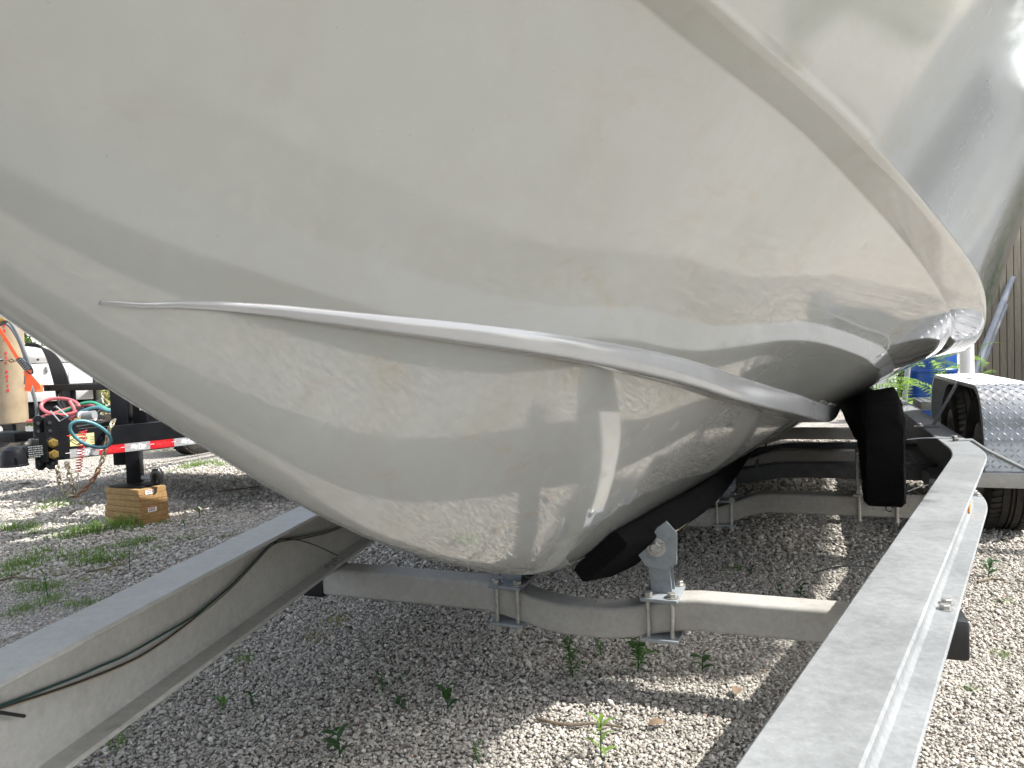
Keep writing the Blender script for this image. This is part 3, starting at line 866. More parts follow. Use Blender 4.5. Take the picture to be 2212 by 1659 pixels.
# wiring on the far rail's web, amber reflector, loose wires by the near rail
def left_web(x, y, off=.012):
    n = (R_ + A_ * .228).normalized(); p0 = B(0, T0 - .91, .4) + n * (WT_ / 2 + off)
    return at_plane(x, y, p0, n)
def wire(pts, m, r, name='wire', off=.012):
    mb = MB(); P = [left_web(x, y, off) for (x, y) in pts]
    Q = []
    for i in range(len(P) - 1):
        for k in range(5): Q.append(P[i].lerp(P[i + 1], k / 5))
    Q.append(P[-1])
    for _ in range(3): Q = [Q[0]] + [(Q[i-1] + Q[i] * 2 + Q[i+1]) / 4 for i in range(1, len(Q) - 1)] + [Q[-1]]
    mb.tube(Q, r, 8); return mb.build(name, m, trailer)
up = [(496,1270),(553,1209),(591,1167),(649,1160),(706,1148),(745,1132),(800,1115)]
wire([(-80,1552),(0,1526),(114,1482),(183,1455),(214,1440),(267,1419),(343,1375),(420,1331)] + up, M['greenwire'], .0026, off=.016)
wire([(-80,1560),(0,1531),(134,1488),(229,1453),(305,1419),(362,1381),(420,1337)] + [(x, y + 3) for x, y in up], M['brownwire'], .0034, off=.011)
wire([(-80,1562),(0,1534),(134,1491),(229,1456),(305,1421),(362,1383),(420,1339)] + [(x, y + 1) for x, y in up], M['cream'], .0016, off=.017)
wire([(588,1164),(645,1165),(690,1181),(729,1200)], M['blackcable'], .0018, 'zip_tie', .02)
wire([(-40,1532),(0,1539),(53,1547)], M['blackcable'], .003, 'zip_tie', .02)
zt = MB(); p = left_web(589, 1166, .012); zt.box(p, (.02, .022, .022), (A_, R_, Z_), .004); zt.build('zip_tie', M['blackcable'], trailer)
am = MB(); sv = (A_ + R_ * .228).normalized(); nv = (R_ - A_ * .228).normalized(); p0 = at_plane(2094, 1096, B(0, T0 + .91, .4) + nv * .0085, nv)
am.prism([(-.03, -.012), (.0, -.025), (.03, -.012), (.03, .016), (0, .03), (-.03, .016)], p0, sv, Z_, nv, .006); am.build('reflector', M['amber'], trailer)
def free_wire(pts, m, r, name='wire'):
    mb = MB(); P = [Vector(p) for p in pts]
    Q = [P[i].lerp(P[i+1], k / 6) for i in range(len(P)-1) for k in range(6)] + [P[-1]]
    for _ in range(4): Q = [Q[0]] + [(Q[i-1] + Q[i]*2 + Q[i+1]) / 4 for i in range(1, len(Q)-1)] + [Q[-1]]
    mb.tube(Q, r, 6); return mb.build(name, m, trailer)
free_wire([B(1.35, T0+1.17, .40), B(1.25, T0+1.0, .30), B(1.05, T0+.90, .20), B(1.0, T0+.70, .13)], M['greyhose'], .0028)
free_wire([at_Y(1870,1223,2.55), at_Y(1812,1222,2.62), at_Y(1755,1238,2.75)], M['greyhose'], .0024)
free_wire([at_Y(1958,950,3.45), at_Y(1990,946,3.5), at_Y(2055,946,3.6)], M['greyhose'], .003)
free_wire([at_Y(1960,1062,3.0), at_Y(1985,1052,3.02), at_Y(2040,1040,3.1)], M['blackcable'], .003)
# bolts and a worn hole on the far rail's lower flange
for (s, dt) in ((-.03, .035), (.045, .033)):
    place('bolt', HEX, trailer, B(s, T0 - half(s) + dt, ZT - IH + FT), (0, 0, .3), (1.2, 1.2, .5))

# ------------------------------------------------------------------ boarded fence behind the trailer's wheels
def build_fence():
    f = thing('wooden_fence', (8.0, 11.6, 0), 'tall fence of grey brown upright boards behind the diamond plate fender', 'fence')
    x0, n, wd = 6.98, 62, .098
    for k in range(n):
        mb = MB(); h = 3.1 + rng.normal(0, .004); x = x0 + wd * k
        c = Vector((x, 11.6 - .18 * (x - x0) + rng.normal(0, .0025), h / 2))
        mb.box(c, (wd - .009, .022, h), (Vector((1, -.18, 0)).normalized(), Vector((.18, 1, 0)).normalized(), Z_), .003)
        mb.build('board', M['boardwood'], f)
    q = MB(); a = Vector((x0, 11.625, 1.5)); b = Vector((x0 + wd * n, 11.625 - .18 * wd * n, 1.5)); q.box((a + b) / 2, ((b - a).length, .012, 3.0), (Vector((1, -.18, 0)).normalized(), Vector((.18, 1, 0)).normalized(), Z_)); q.build('backing_sheet', M['twig'], f)  # sheet added to stop daylight showing between the boards
    for z in (.4, 1.6, 2.8):
        mb = MB(); a = Vector((x0, 11.69, z)); b = Vector((x0 + wd * n, 11.69 - .18 * wd * n, z))
        mb.box((a + b) / 2, ((b - a).length, .05, .09), (Vector((1, -.18, 0)).normalized(), Vector((.18, 1, 0)).normalized(), Z_)); mb.build('fence_rail', M['boardwood'], f)
build_fence()

# ================================================================== LOOSE LEAVES AND TREES
def leaf_cloud(n, centre, rad, size, m, name, parent, squash=1.0, hollow=.35, seed=1):
    r = np.random.default_rng(seed); mb = MB()
    nb = 14; blobs = r.normal(0, .45, (nb, 3)); bs = r.uniform(.3, .6, nb)
    vs, fs = [], []
    for i in range(n):
        k = r.integers(nb); d = r.normal(0, 1, 3); d /= np.linalg.norm(d)
        p = blobs[k] + d * bs[k] * r.uniform(hollow, 1) ** .5
        p = np.array([p[0] * rad[0], p[1] * rad[1], p[2] * rad[2]]) + np.array(centre)
        if p[2] < .03: p[2] = .03 + r.uniform(0, .1)
        a = r.normal(0, 1, 3); a /= np.linalg.norm(a); b = np.cross(a, r.normal(0, 1, 3)); b /= np.linalg.norm(b)
        L = size * r.uniform(.6, 1.4); o = len(vs)
        vs += [p - a * L, p + b * L * .42, p + a * L, p - b * L * .42]; fs.append((o, o + 1, o + 2, o + 3))
    mb.add(vs, fs)
    return mb.build(name, m, parent, smooth=False, fix=False)

def tree(loc, h, r, label, seed, group='trees standing round the yard', n=5200):
    t = thing('tree', loc, label, 'tree', group)
    rr = random.Random(seed); mb = MB(); L = Vector(loc)
    mb.tube([L, L + Vector((.05, .02, h * .35)), L + Vector((-.05, .1, h * .7)), L + Vector((.05, 0, h * .92))], [.16, .12, .07, .02], 9)
    mb.build('trunk', M['twig'], t)
    for k in range(6):
        a = rr.uniform(0, 6.28); z = h * rr.uniform(.35, .75); q = MB()
        e = Vector((math.cos(a) * r * .7, math.sin(a) * r * .7, h * .18))
        q.tube([L + Vector((0, 0, z)), L + Vector((0, 0, z)) + e * .5 + Vector((0, 0, .1)), L + Vector((0, 0, z)) + e], [.05, .035, .012], 6); q.build('branch', M['twig'], t)
    leaf_cloud(n, (loc[0], loc[1], h * .68), (r, r, h * .34), .16, M['bush'], 'crown', t, seed=seed)

# bush and dry grass behind the utility trailer
def bush(loc, rad, label, seed, n=1500, m='bush', size=.06, group=None):
    b = thing('bush', (loc[0], loc[1], 0), label, 'bush', group)
    q = MB(); rr = random.Random(seed)
    for k in range(5):
        e = Vector((rr.uniform(-.6, .6) * rad[0], rr.uniform(-.6, .6) * rad[1], rad[2] * 1.2))
        q.tube([(loc[0], loc[1], 0), Vector((loc[0], loc[1], 0)) + e * .5, Vector((loc[0], loc[1], 0)) + e], [.02, .014, .006], 5)
    q.build('stem', M['twig'], b)
    leaf_cloud(n, loc, rad, size, M[m], 'foliage', b, seed=seed)

# ================================================================== UTILITY TRAILER
UT_A = Vector((math.sin(math.radians(20)), math.cos(math.radians(20)), 0))      # its axis, away from the coupler
UT_R = Vector((UT_A.y, -UT_A.x, 0))
TG0 = at_Y(150, 991, 4.45); TG1 = at_Y(433, 960, 5.02); TG0.z = TG1.z = 0
TD = (TG1 - TG0).normalized(); TN = Vector((TD.y, -TD.x, 0))                   # tongue direction, outward normal to the viewer's side
def TP(d, z, out=0.0): return TG0 + TD * d + TN * out + Z_ * z
def tong(x, y=970.0):                                                          # distance along the near tongue member seen at pixel column x
    return (at_plane(x, y, TG0, TN) - TG0).dot(TD)
ut = thing('utility_trailer', TP(1.2, 0, -.6), 'black steel utility trailer with red and silver tape along its tongue', 'utility trailer')
ZB, ZTT = .482, .650
def channel(d0, d1, name='tongue_beam', o0=0.0):
    mb = MB(); pr = [(0, ZB), (0, ZTT), (-.055, ZTT), (-.055, ZTT - .008), (-.008, ZTT - .008), (-.008, ZB + .008), (-.055, ZB + .008), (-.055, ZB)]
    mb.sweep([(TG0 + TD * d0, TN, Z_), (TG0 + TD * d1, TN, Z_)], pr); return mb.build(name, M['blackpaint'], ut)
channel(tong(120), 2.6)
# second tongue member on the far side
apex = TP(tong(120), 0, -.06); d2 = (UT_A - (TD - UT_A * TD.dot(UT_A))).normalized()
mb = MB(); mb.box(apex + d2 * 1.2 + Z_ * (ZB + ZTT) / 2, (.06, 2.6, ZTT - ZB), (Vector((d2.y, -d2.x, 0)), d2, Z_)); mb.build('tongue_beam', M['blackpaint'], ut)
# coupler: adjustment plates with holes, socket, latch, bolts
def plate(d, out, z0, z1, w):
    mb = MB(); c = TP(d, (z0 + z1) / 2, out); h = (z1 - z0) / 2; r = .015; poly = [(-w/2 + r, -h), (w/2 - r, -h), (w/2, -h + r), (w/2, h - r), (w/2 - r, h), (-w/2 + r, h), (-w/2, h - r), (-w/2, -h + r)]
    mb.prism(poly, c, TD, Z_, TN, .012); p = mb.build('coupler_plate', M['blackpaint'], ut)
    for k in range(6):
        z = z0 + .04 + k * (z1 - z0 - .08) / 5; q = MB()
        q.lathe([(.011, .0062), (.017, .0062), (.017, .0085), (.011, .0085)], TP(d, z, out), TN, 14)
        q.build('hole_rim', M['blackpaint'], p)
        q = MB(); q.lathe([(0, .0066), (.0115, .0066)], TP(d, z, out), TN, 14); q.build('hole', M['ink'], p)
    return p
cp1 = plate(tong(109), .012, .435, .745, .06)
cp2 = plate(tong(87), -.012, .435, .745, .05)
for z in (.52, .585):
    q = MB(); q.lathe([(0, .035), (.017, .035), (.021, .030), (.021, .014), (.028, .013), (.028, .008)], TP(tong(113), z, .012), TN, 6); q.build('coupler_bolt', M['brass'], ut)
CF = TP(tong(70), 0, -.03)
mb = MB()
mb.box(CF + Z_ * .545 + TD * .02, (.15, .085, .075), (TD, TN, Z_), .02); mb.build('coupler_body', M['blackpaint'], ut)
mb = MB(); mb.lathe([(0, .10), (.03, .097), (.055, .08), (.066, .05), (.068, 0), (.072, -.004), (.072, -.012), (.05, -.012), (.045, .03), (0, .05)], CF - TD * .085 + Z_ * .485, n=28)
mb.build('ball_socket', M['blackpaint'], ut)
mb = MB(); c0 = CF + TD * .02 + Z_ * .58
mb.tube([c0, c0 + Z_ * .05 + TD * .02, c0 + Z_ * .10 + TD * .055, c0 + Z_ * .135 + TD * .05, c0 + Z_ * .165 + TD * .02], [.016, .018, .02, .016, .01], 8)
mb.box(c0 + Z_ * .012, (.05, .06, .05), (TD, TN, Z_), .008); mb.build('coupler_latch', M['blackplastic'], ut)
for k, (dz, L) in enumerate(((.030, .09), (.018, .10), (.006, .10), (-.006, .085), (-.018, .10), (-.028, .06))):   # raised lettering rows too small to read
    mb = MB(); x = 0
    while x < L:
        w = rng.uniform(.004, .010); mb.box(CF + TN * .0435 + TD * (x - .02) + Z_ * (.545 + dz), (w, .0015, .0055), (TD, TN, Z_)); x += w + .003
    o = mb.build('cast_lettering', M['greyplastic'], ut, smooth=False)
# gusset and bent wire pin on the coupler plate
mb = MB(); mb.prism([(-.08, .65), (.06, .65), (.03, .70), (-.04, .745), (-.08, .745)], TP(0, 0, -.02), TD, Z_, TN, .012); mb.build('gusset', M['blackpaint'], ut)
mb = MB(); w = [at_Y(x, y, 4.2) for x, y in ((109,887),(129,910),(147,899),(121,877),(118,880))]; mb.tube(w, .0035, 6); mb.build('safety_pin', M['steel'], ut)
mb = MB(); mb.tube([at_Y(147, 899, 4.2), at_Y(158, 910, 4.3), at_Y(167, 917, 4.36)], .0015, 5); mb.build('pin_cable', M['blackcable'], ut)

def text(body, size, origin, ax, up, nrm, m, name, parent, shear=.25, bold=0.0, sx=1.0):
    c = bpy.data.curves.new(name, 'FONT'); c.body = body; c.size = size; c.align_x = 'CENTER'; c.align_y = 'CENTER'; c.shear = shear
    c.offset = bold; c.extrude = .0003; c.resolution_u = 3
    tmp = bpy.data.objects.new('tmp', c); COL.objects.link(tmp)
    dg = bpy.context.evaluated_depsgraph_get(); me = bpy.data.meshes.new_from_object(tmp.evaluated_get(dg))
    bpy.data.objects.remove(tmp); me.materials.clear(); me.materials.append(m)
    mt = Matrix((ax * sx, up, nrm)).transposed().to_4x4(); mt.translation = origin
    me.transform(mt)
    o = bpy.data.objects.new(name, me); COL.objects.link(o); adopt(o, parent)
    return o
ed = [tong(x) for x in (150, 213.5, 269.5, 324.5, 376.5, 434)]
step = (ed[-2] - ed[1]) / 3
ed += [ed[-1] + step, ed[-1] + 2 * step, ed[-1] + 3 * step]
for k in range(len(ed) - 1):
    a, b = ed[k], ed[k + 1]; mb = MB(); red = k % 2 == 1
    mb.box(TP((a + b) / 2, .512, .0015), (b - a - .0006, .0016, .05), (TD, TN, Z_)); tp = mb.build('reflective_tape', M['redtape'] if red else M['silvertape'], ut, smooth=False)
    tp['label'] = 'red reflective tape length' if red else 'silver reflective tape length'
    o = TP((a + b) / 2 + .004, .515, .0026); L = M['redletter'] if red else M['letter']
    text('BigTex', .030, o, TD, Z_, TN, L, 'lettering', tp, .3, .0008, 1.1)
    text('TRAILERS', .0085, o + TD * .018 - Z_ * .0165, TD, Z_, TN, L, 'lettering', tp, .2, .0003, 1.1)
    for sx in (-1, 1):
        q = MB(); q.box(o + TD * (sx * .088) - TD * .004 + Z_ * .002, (.028, .0006, .0025), (TD, TN, Z_)); q.build('dash', L, tp, smooth=False)
# warning label with a chain drawing, and yellow sticker
wl = MB(); a, b = tong(151, 955), tong(204, 955); wl.box(TP((a + b) / 2, .588, .001), (b - a, .0015, .068), (TD, TN, Z_)); wlo = wl.build('warning_label', M['yellowlabel'], ut, smooth=False)
q = MB()
cx = (a + b) / 2 - .02
for k in range(16):
    t_ = k / 15; q.box(TP(cx - .045 + .09 * t_, .590 - .030 * math.sin(PI * t_), .0022), (.008, .0008, .005), ((TD * 1 + Z_ * (-.9 * math.cos(PI * t_))).normalized(), TN, Z_))
for (x0, z0, x1, z1) in ((-.05, .012, -.01, -.012), (-.05, .012, -.055, -.01), (.05, .012, .01, -.012), (-.03, .014, .03, .002), (-.05, -.01, -.02, .012), (.02, .015, .05, .002)):
    p_, r_ = TP(cx + x0, .59 + z0, .0022), TP(cx + x1, .59 + z1, .0022); dd = (r_ - p_)
    q.box((p_ + r_) / 2, (dd.length, .0008, .003), (dd.normalized(), TN, TN.cross(dd.normalized())))
q.build('label_drawing', M['ink'], wlo, smooth=False)
q = MB(); q.box(TP(cx - .01, .617, .0022), (.10, .0008, .006), (TD, TN, Z_)); q.build('label_heading', M['redink'], wlo, smooth=False)
q = MB()
for r_ in range(5): q.box(TP(cx + .078, .60 - r_ * .009, .0022), (.03, .0008, .0025), (TD, TN, Z_))
q.build('label_lines', M['ink'], wlo, smooth=False)
ys = MB(); a = tong(383, 930); ys.prism([(-.03, -.03), (.14, -.03), (.14, .025), (.0, .025)], TP(a + .03, .622, .002), TD, Z_, TN, .0015); ys.build('warning_sticker', M['yellow'], ut, smooth=False)

# deck, rails, posts
DF = TP(-.16, 0, -.06) + UT_A * 1.22                                           # middle of the deck's front edge
def DP(a, r, z): return DF + UT_A * a + UT_R * r + Z_ * z
mb = MB()
for k in range(9): pass
dk = MB(); dk.box(DP(.04, -.25, .555), (.08, 2.3, .085), (UT_A, UT_R, Z_), .004); dk.build('deck_front_beam', M['blackpaint'], ut)
for k in range(9):
    q = MB(); q.box(DP(.08 + .07 + .142 * k, -.25, .585), (.138, 2.2, .03), (UT_A, UT_R, Z_), .003); q.build('deck_board', M['twig'], ut)
for side in (-1.4, .9):
    q = MB(); q.box(DP(1.5, side, .555), (3.0, .06, .085), (UT_A, UT_R, Z_), .004); q.build('side_beam', M['blackpaint'], ut)
    q = MB(); q.box(DP(1.5, side, .862), (3.0, .05, .048), (UT_A, UT_R, Z_), .004); q.build('side_rail', M['blackpaint'], ut)
    for a in (.9, 1.8, 2.8):
        q = MB(); q.box(DP(a, side, .72), (.05, .05, .26), (UT_A, UT_R, Z_), .003); q.build('post', M['blackpaint'], ut)
q = MB(); q.box(DP(.03, -.25, .862), (.05, 2.34, .048), (UT_A, UT_R, Z_), .004); q.build('front_rail', M['blackpaint'], ut)
def rail_r(x):                                                                 # where pixel column x crosses the front rail
    p = at_plane(x, 850, DP(.03, 0, 0), UT_A); return (p - DP(.03, 0, 0)).dot(UT_R)
for x, w in ((5, .07), (152, .062), (222, .03)):
    q = MB(); q.box(DP(.03 if x != 222 else .5, rail_r(x), .715), (.05, w, .25), (UT_A, UT_R, Z_), .003); q.build('post', M['blackpaint'], ut)
q = MB(); q.box(DP(-.003, rail_r(82), .545), (.003, .23, .04), (UT_A, UT_R, Z_)); q.build('white_sticker', M['paper'], ut)
q = MB(); q.box(DP(-.003, rail_r(104), .545), (.0032, .03, .045), (UT_A, UT_R, Z_)); q.build('red_sticker', M['redtape'], ut)
# jack
JP = at_Y(291, 1000, 4.98); JP.z = 0
ja, jr = UT_A, UT_R
def jbox(name, c, size, m='blackpaint', bev=.006): q = MB(); q.box(c, size, (jr, ja, Z_), bev); return q.build(name, M[m], ut)
ROT = (Matrix.Rotation(math.radians(28), 3, 'Z') @ jr, Matrix.Rotation(math.radians(28), 3, 'Z') @ ja, Z_)
q = MB(); q.box(JP - jr * .085 + Z_ * .68 , (.105, .105, .62), ROT, .008); q.build('jack_tube', M['blackpaint'], ut)
q = MB(); q.box(JP + Z_ * .405, (.085, .085, .31), ROT, .006); jl = q.build('jack_leg', M['blackpaint'], ut)
q = MB(); q.box(JP + Z_ * .236 - jr * .01, (.27, .16, .012), (jr, ja, Z_), .003); q.build('jack_foot', M['blackpaint'], ut)
q = MB(); q.box(JP + jr * .03 + ja * .05 + Z_ * .80, (.085, .085, .42), ROT, .006); q.build('jack_gearbox', M['blackpaint'], ut)
q = MB(); q.box(at_Y(298, 872, 4.98), (.062, .003, .085), (jr, ja, Z_)); lp = q.build('printed_label', M['paper'], ut)
q = MB(); q.cyl(JP + jr * .06 + Z_ * .285, JP + jr * .14 + Z_ * .285, .016, 12); q.build('spring_pin', M['greyplastic'], ut)
q = MB(); q.tube([JP + jr * .15 + Z_ * .25, JP + jr * .15 + Z_ * .30, JP + jr * .165 + Z_ * .325, JP + jr * .195 + Z_ * .325, JP + jr * .21 + Z_ * .30, JP + jr * .212 + Z_ * .25], [.016, .022, .024, .024, .022, .016], 10); q.build('pin_handle', M['blackplastic'], ut)
# shelf iron in front of the deck
q = MB(); q.box(DP(-.38, .02, .665), (.07, .75, .05), (UT_A, UT_R, Z_), .004); q.build('tongue_tray', M['twig'], ut)
# wheels of this trailer
wheel(ut, at_h(404, 985, 0) + Vector((.0, .25, .345)), math.radians(-20), RMB)
wheel(ut, at_h(-42, 1000, 0) + Vector((.0, .25, .345)), math.radians(-20), RMB)
q = MB(); q.box(DP(.06, rail_r(10), .475), (.2, .35, .075), (UT_A, UT_R, Z_), .006); q.build('wheel_fender', M['blackpaint'], ut)
# safety chain in links: one loop from the tongue's top down and back under the coupler
def link_mesh(m):
    mb = MB(); pts = []
    for k in range(20):
        a = 2 * PI * k / 20; pts.append((math.cos(a) * .0105, 0, math.sin(a) * .0105 + (.010 if math.sin(a) >= 0 else -.010)))
    mb.tube(pts, .0052, 6, closed=True); return mb.mesh('chain_link', m)
LK, LKR = link_mesh(M['chain']), link_mesh(M['chainrust'])
def chain(pts, name, rust=(2, -1)):
    P = [Vector(p) for p in pts]; Q = []
    for i in range(len(P) - 1): Q += [P[i].lerp(P[i + 1], k / 12) for k in range(12)]
    Q.append(P[-1]); d = [0]
    for i in range(1, len(Q)): d.append(d[-1] + (Q[i] - Q[i-1]).length)
    root = None; L = 0; k = 0; stp = .031
    h = MB(); h.lathe([(0, .006), (.012, .006), (.012, -.006), (0, -.006)], P[0], TN, 6); root = h.build(name, M['chain'], ut)
    while L < d[-1]:
        i = max(1, np.searchsorted(d, L)); f = (L - d[i-1]) / max(1e-6, d[i] - d[i-1]); p = Q[i-1].lerp(Q[i], f); t_ = (Q[i] - Q[i-1]).normalized()
        o = bpy.data.objects.new('chain_link', LKR if rust[0] <= L / d[-1] <= rust[1] else LK); COL.objects.link(o); o.parent = root
        q_ = t_.to_track_quat('Z', 'Y').to_matrix().to_4x4() @ Matrix.Rotation(PI / 2 * (k % 2) + .5, 4, 'Z')
        o.matrix_world = Matrix.Translation(p) @ q_
        L += stp; k += 1
    return root
cpts = [at_Y(245, 910, 4.60), at_Y(236, 928, 4.52), at_Y(231, 955, 4.52), at_Y(221, 994, 4.52), at_Y(206, 1030, 4.50), at_Y(185, 1055, 4.46), at_Y(165, 1070, 4.42), at_Y(152, 1072, 4.38), at_Y(137, 1060, 4.36), at_Y(128, 1040, 4.36), at_Y(124, 1010, 4.38)]
chain(cpts, 'safety_chain', (.45, .72))
chain([at_Y(145, 1005, 4.34), at_Y(150, 1030, 4.33), at_Y(156, 1050, 4.33), at_Y(162, 1068, 4.36)], 'safety_chain')
q = MB(); q.tube([at_Y(x, y, 4.42) for x, y in ((166,1028),(163,1045),(161,1062),(166,1068),(170,1058),(170,1035))], .003, 6); q.build('chain_hook', M['steel'], ut)
# coiled red breakaway cable and its lower wire
q = MB(); pts = []
a0, a1 = at_Y(179, 930, 4.40), at_Y(169, 1020, 4.38)
for k in range(15 * 14):
    f = k / (15 * 14); c = a0.lerp(a1, f); an = 2 * PI * f * 15; pts.append(c + TD * math.cos(an) * .020 * (1 - .25 * f) + TN * math.sin(an) * .020)
q.tube(pts, .0026, 5); q.build('coiled_cable', M['redwire'], ut)
q = MB(); q.tube([at_Y(169, 1020, 4.38), at_Y(168, 1030, 4.39)], .003, 6); q.build('cable_end', M['steel'], ut)
# teal cable looped through the tongue's front
q = MB(); pts = []
for k in range(40):
    a = 2 * PI * k / 40; c = at_Y(194, 938, 4.36); pts.append(c + (TD * .82 - Z_ * .57) * math.cos(a) * .118 + (TD * .57 + Z_ * .82) * math.sin(a) * .058 + TN * (.015 + .02 * math.sin(a)))
q.tube(pts, .0095, 8, closed=True); q.build('looped_cable', M['teal'], ut)

# ------------------------------------------------------------------ things on the utility trailer's deck
cyl_p = at_Y(28, 912, 5.95); cyl_p.z = .60
gc = thing('gas_cylinder', cyl_p, 'tall tan gas cylinder strapped upright to the trailer rail', 'gas cylinder')
q = MB(); q.lathe([(0, 0), (.100, .0), (.106, .008), (.108, 1.05), (.104, 1.12), (.085, 1.19), (.05, 1.24), (.035, 1.25), (.035, 1.29), (0, 1.29)], cyl_p, n=40); q.build('cylinder_body', M['tan'], gc)
q = MB(); q.lathe([(.0, 1.29), (.04, 1.29), (.04, 1.40), (.02, 1.43), (0, 1.43)], cyl_p, n=16); q.build('valve_cap', M['brass'], gc)
q = MB()
for k in range(17):                                     # worn red stencil marks running up its side
    z = .26 + .035 * k + rng.uniform(-.006, .006); a = math.radians(-100)
    if k in (5, 9, 10): continue
    nn = Vector((.38, -.925, 0)); q.box(cyl_p + nn * .1083 + Z_ * z, (.008 + rng.uniform(0, .008), .001, .02), (Vector((.925, .38, 0)), nn, Z_))
q.build('stencil', M['redink'], gc, smooth=False)
q = MB(); q.tube([at_Y(x, y, 5.80) for x, y in ((-8, 779), (4, 776), (12, 778))], .008, 8); q.build('chain_stay', M['steel'], gc)
# ratchet strap over cylinder and rail
rs_p = at_Y(53, 800, 5.6)
rs = thing('ratchet_strap', rs_p, 'bright orange ratchet strap crossing the tan cylinder down to the rail', 'ratchet strap')
def ribbon(pts, w, name, m, parent, Ys=5.7, th=.003):
    P = [at_Y(x, y, Ys if not isinstance(Ys, (list, tuple)) else Ys[i]) for i, (x, y) in enumerate(pts)]; mb = MB(); vs = []
    for i, p in enumerate(P):
        d = (P[min(i+1, len(P)-1)] - P[max(i-1, 0)]).normalized(); n_ = d.cross(Vector((0, 1, 0))).normalized()
        for e in (-1, 1):
            for f_ in (-1, 1): vs.append(p + n_ * w / 2 * e + Vector((0, 1, 0)) * th / 2 * f_)
    fs = []
    for i in range(len(P) - 1):
        o, k = i * 4, i * 4 + 4; fs += [(o, o+1, k+1, k), (o+2, k+2, k+3, o+3), (o, k, k+2, o+2), (o+1, o+3, k+3, k+1)]
    mb.add(vs, fs); return mb.build(name, m, parent)
ribbon([(-14, 695), (-4, 708), (6, 723), (16, 738), (26, 755), (40, 777)], .026, 'webbing', M['orange'], rs, 5.68)
ribbon([(58, 800), (62, 815), (62, 830), (60, 845)], .05, 'webbing', M['orange'], rs, 5.55)
ribbon([(62, 812), (70, 822), (80, 833), (82, 842)], .045, 'webbing', M['orange'], rs, 5.52)
q = MB(); q.box(DP(.03, rail_r(81), .862), (.06, .055, .058), (UT_A, UT_R, Z_), .004); q.build('webbing_loop', M['orange'], rs)
rd = (at_Y(62, 800, 5.6) - at_Y(42, 776, 5.6)).normalized(); rn = rd.cross(Vector((0, 1, 0))).normalized()
q = MB(); q.box(at_Y(52, 787, 5.58), (.11, .05, .036), (rd, Vector((0, 1, 0)), rn), .006); rt = q.build('ratchet', M['blackplastic'], rs)
for k in range(7):
    q = MB(); q.box(at_Y(52, 787, 5.55) + rd * (-.045 + .015 * k), (.006, .012, .042), (rd, Vector((0, 1, 0)), rn)); q.build('ratchet_rib', M['greyplastic'], rt)
q = MB(); c = at_Y(60, 795, 5.55); q.tube([c + rd * .05 * math.cos(a) + rn * .022 * math.sin(a) for a in np.linspace(0, 2 * PI, 20)[:-1]], .006, 6, closed=True); q.build('ratchet_handle', M['blackplastic'], rs)
# tie chain across the cylinder
tc = thing('tie_chain', at_Y(20, 779, 5.8), 'short dark chain tied round the tan cylinder below the strap', 'chain')
for k in range(6):
    q = MB(); c = at_Y(2 + 7.5 * k, 779 + 1.5 * math.sin(k * 2.1), 5.74); u = Vector((1, 0, .2 * (-1) ** k)).normalized(); w_ = Vector((0, .3, 1)).normalized() if k % 2 else Vector((0, 1, .2)).normalized()
    q.tube([c + u * .017 * math.cos(a) + w_ * .011 * math.sin(a) for a in np.linspace(0, 2 * PI, 14)[:-1]], .004, 6, closed=True); q.build('chain_link', M['chainrust'] if k % 3 else M['blackplastic'], tc)
# grey hoses arching over from above the cylinder down behind the rail
def hose(pts, Ys, r, m, name, label, cat, group=None, n=8):
    P = [at_Y(x, y, Ys if not isinstance(Ys, (list, tuple)) else Ys[i]) for i, (x, y) in enumerate(pts)]
    Q = []
    for i in range(len(P) - 1): Q += [P[i].lerp(P[i+1], k / 5) for k in range(5)]
    Q.append(P[-1])
    for _ in range(4): Q = [Q[0]] + [(Q[i-1] + Q[i] * 2 + Q[i+1]) / 4 for i in range(1, len(Q) - 1)] + [Q[-1]]
    mb = MB(); mb.tube(Q, r, n); o = mb.build(name, m); return tag(o, label, cat, group)
hose([(-30, 640), (-8, 668), (0, 676), (20, 692), (36, 716), (50, 752), (63, 784), (66, 800), (64, 822), (72, 850), (80, 880), (80, 905)], 5.62, .013, M['greyhose'], 'gas_hose', 'grey hose arching in front of the tan cylinder and dropping behind the rail', 'hose')
hose([(-30, 650), (0, 690), (10, 698), (22, 704), (42, 736), (55, 772), (57, 800), (55, 830)], 5.78, .012, M['greyhose'], 'gas_hose', 'darker second grey hose hugging the right edge of the tan cylinder', 'hose')
q = hose([(-8, 702), (4, 700), (14, 694), (24, 688)], 5.6, .012, M['greyhose'], 'gas_hose', 'short grey hose stub with a brass end at the left picture edge', 'hose')
fq = MB(); fq.lathe([(0, 0), (.018, 0), (.018, .05), (0, .05)], at_Y(-4, 692, 5.58), (1, 0, .3), 8); f_ = fq.build('hose_fitting', M['brass']); f_.parent = q
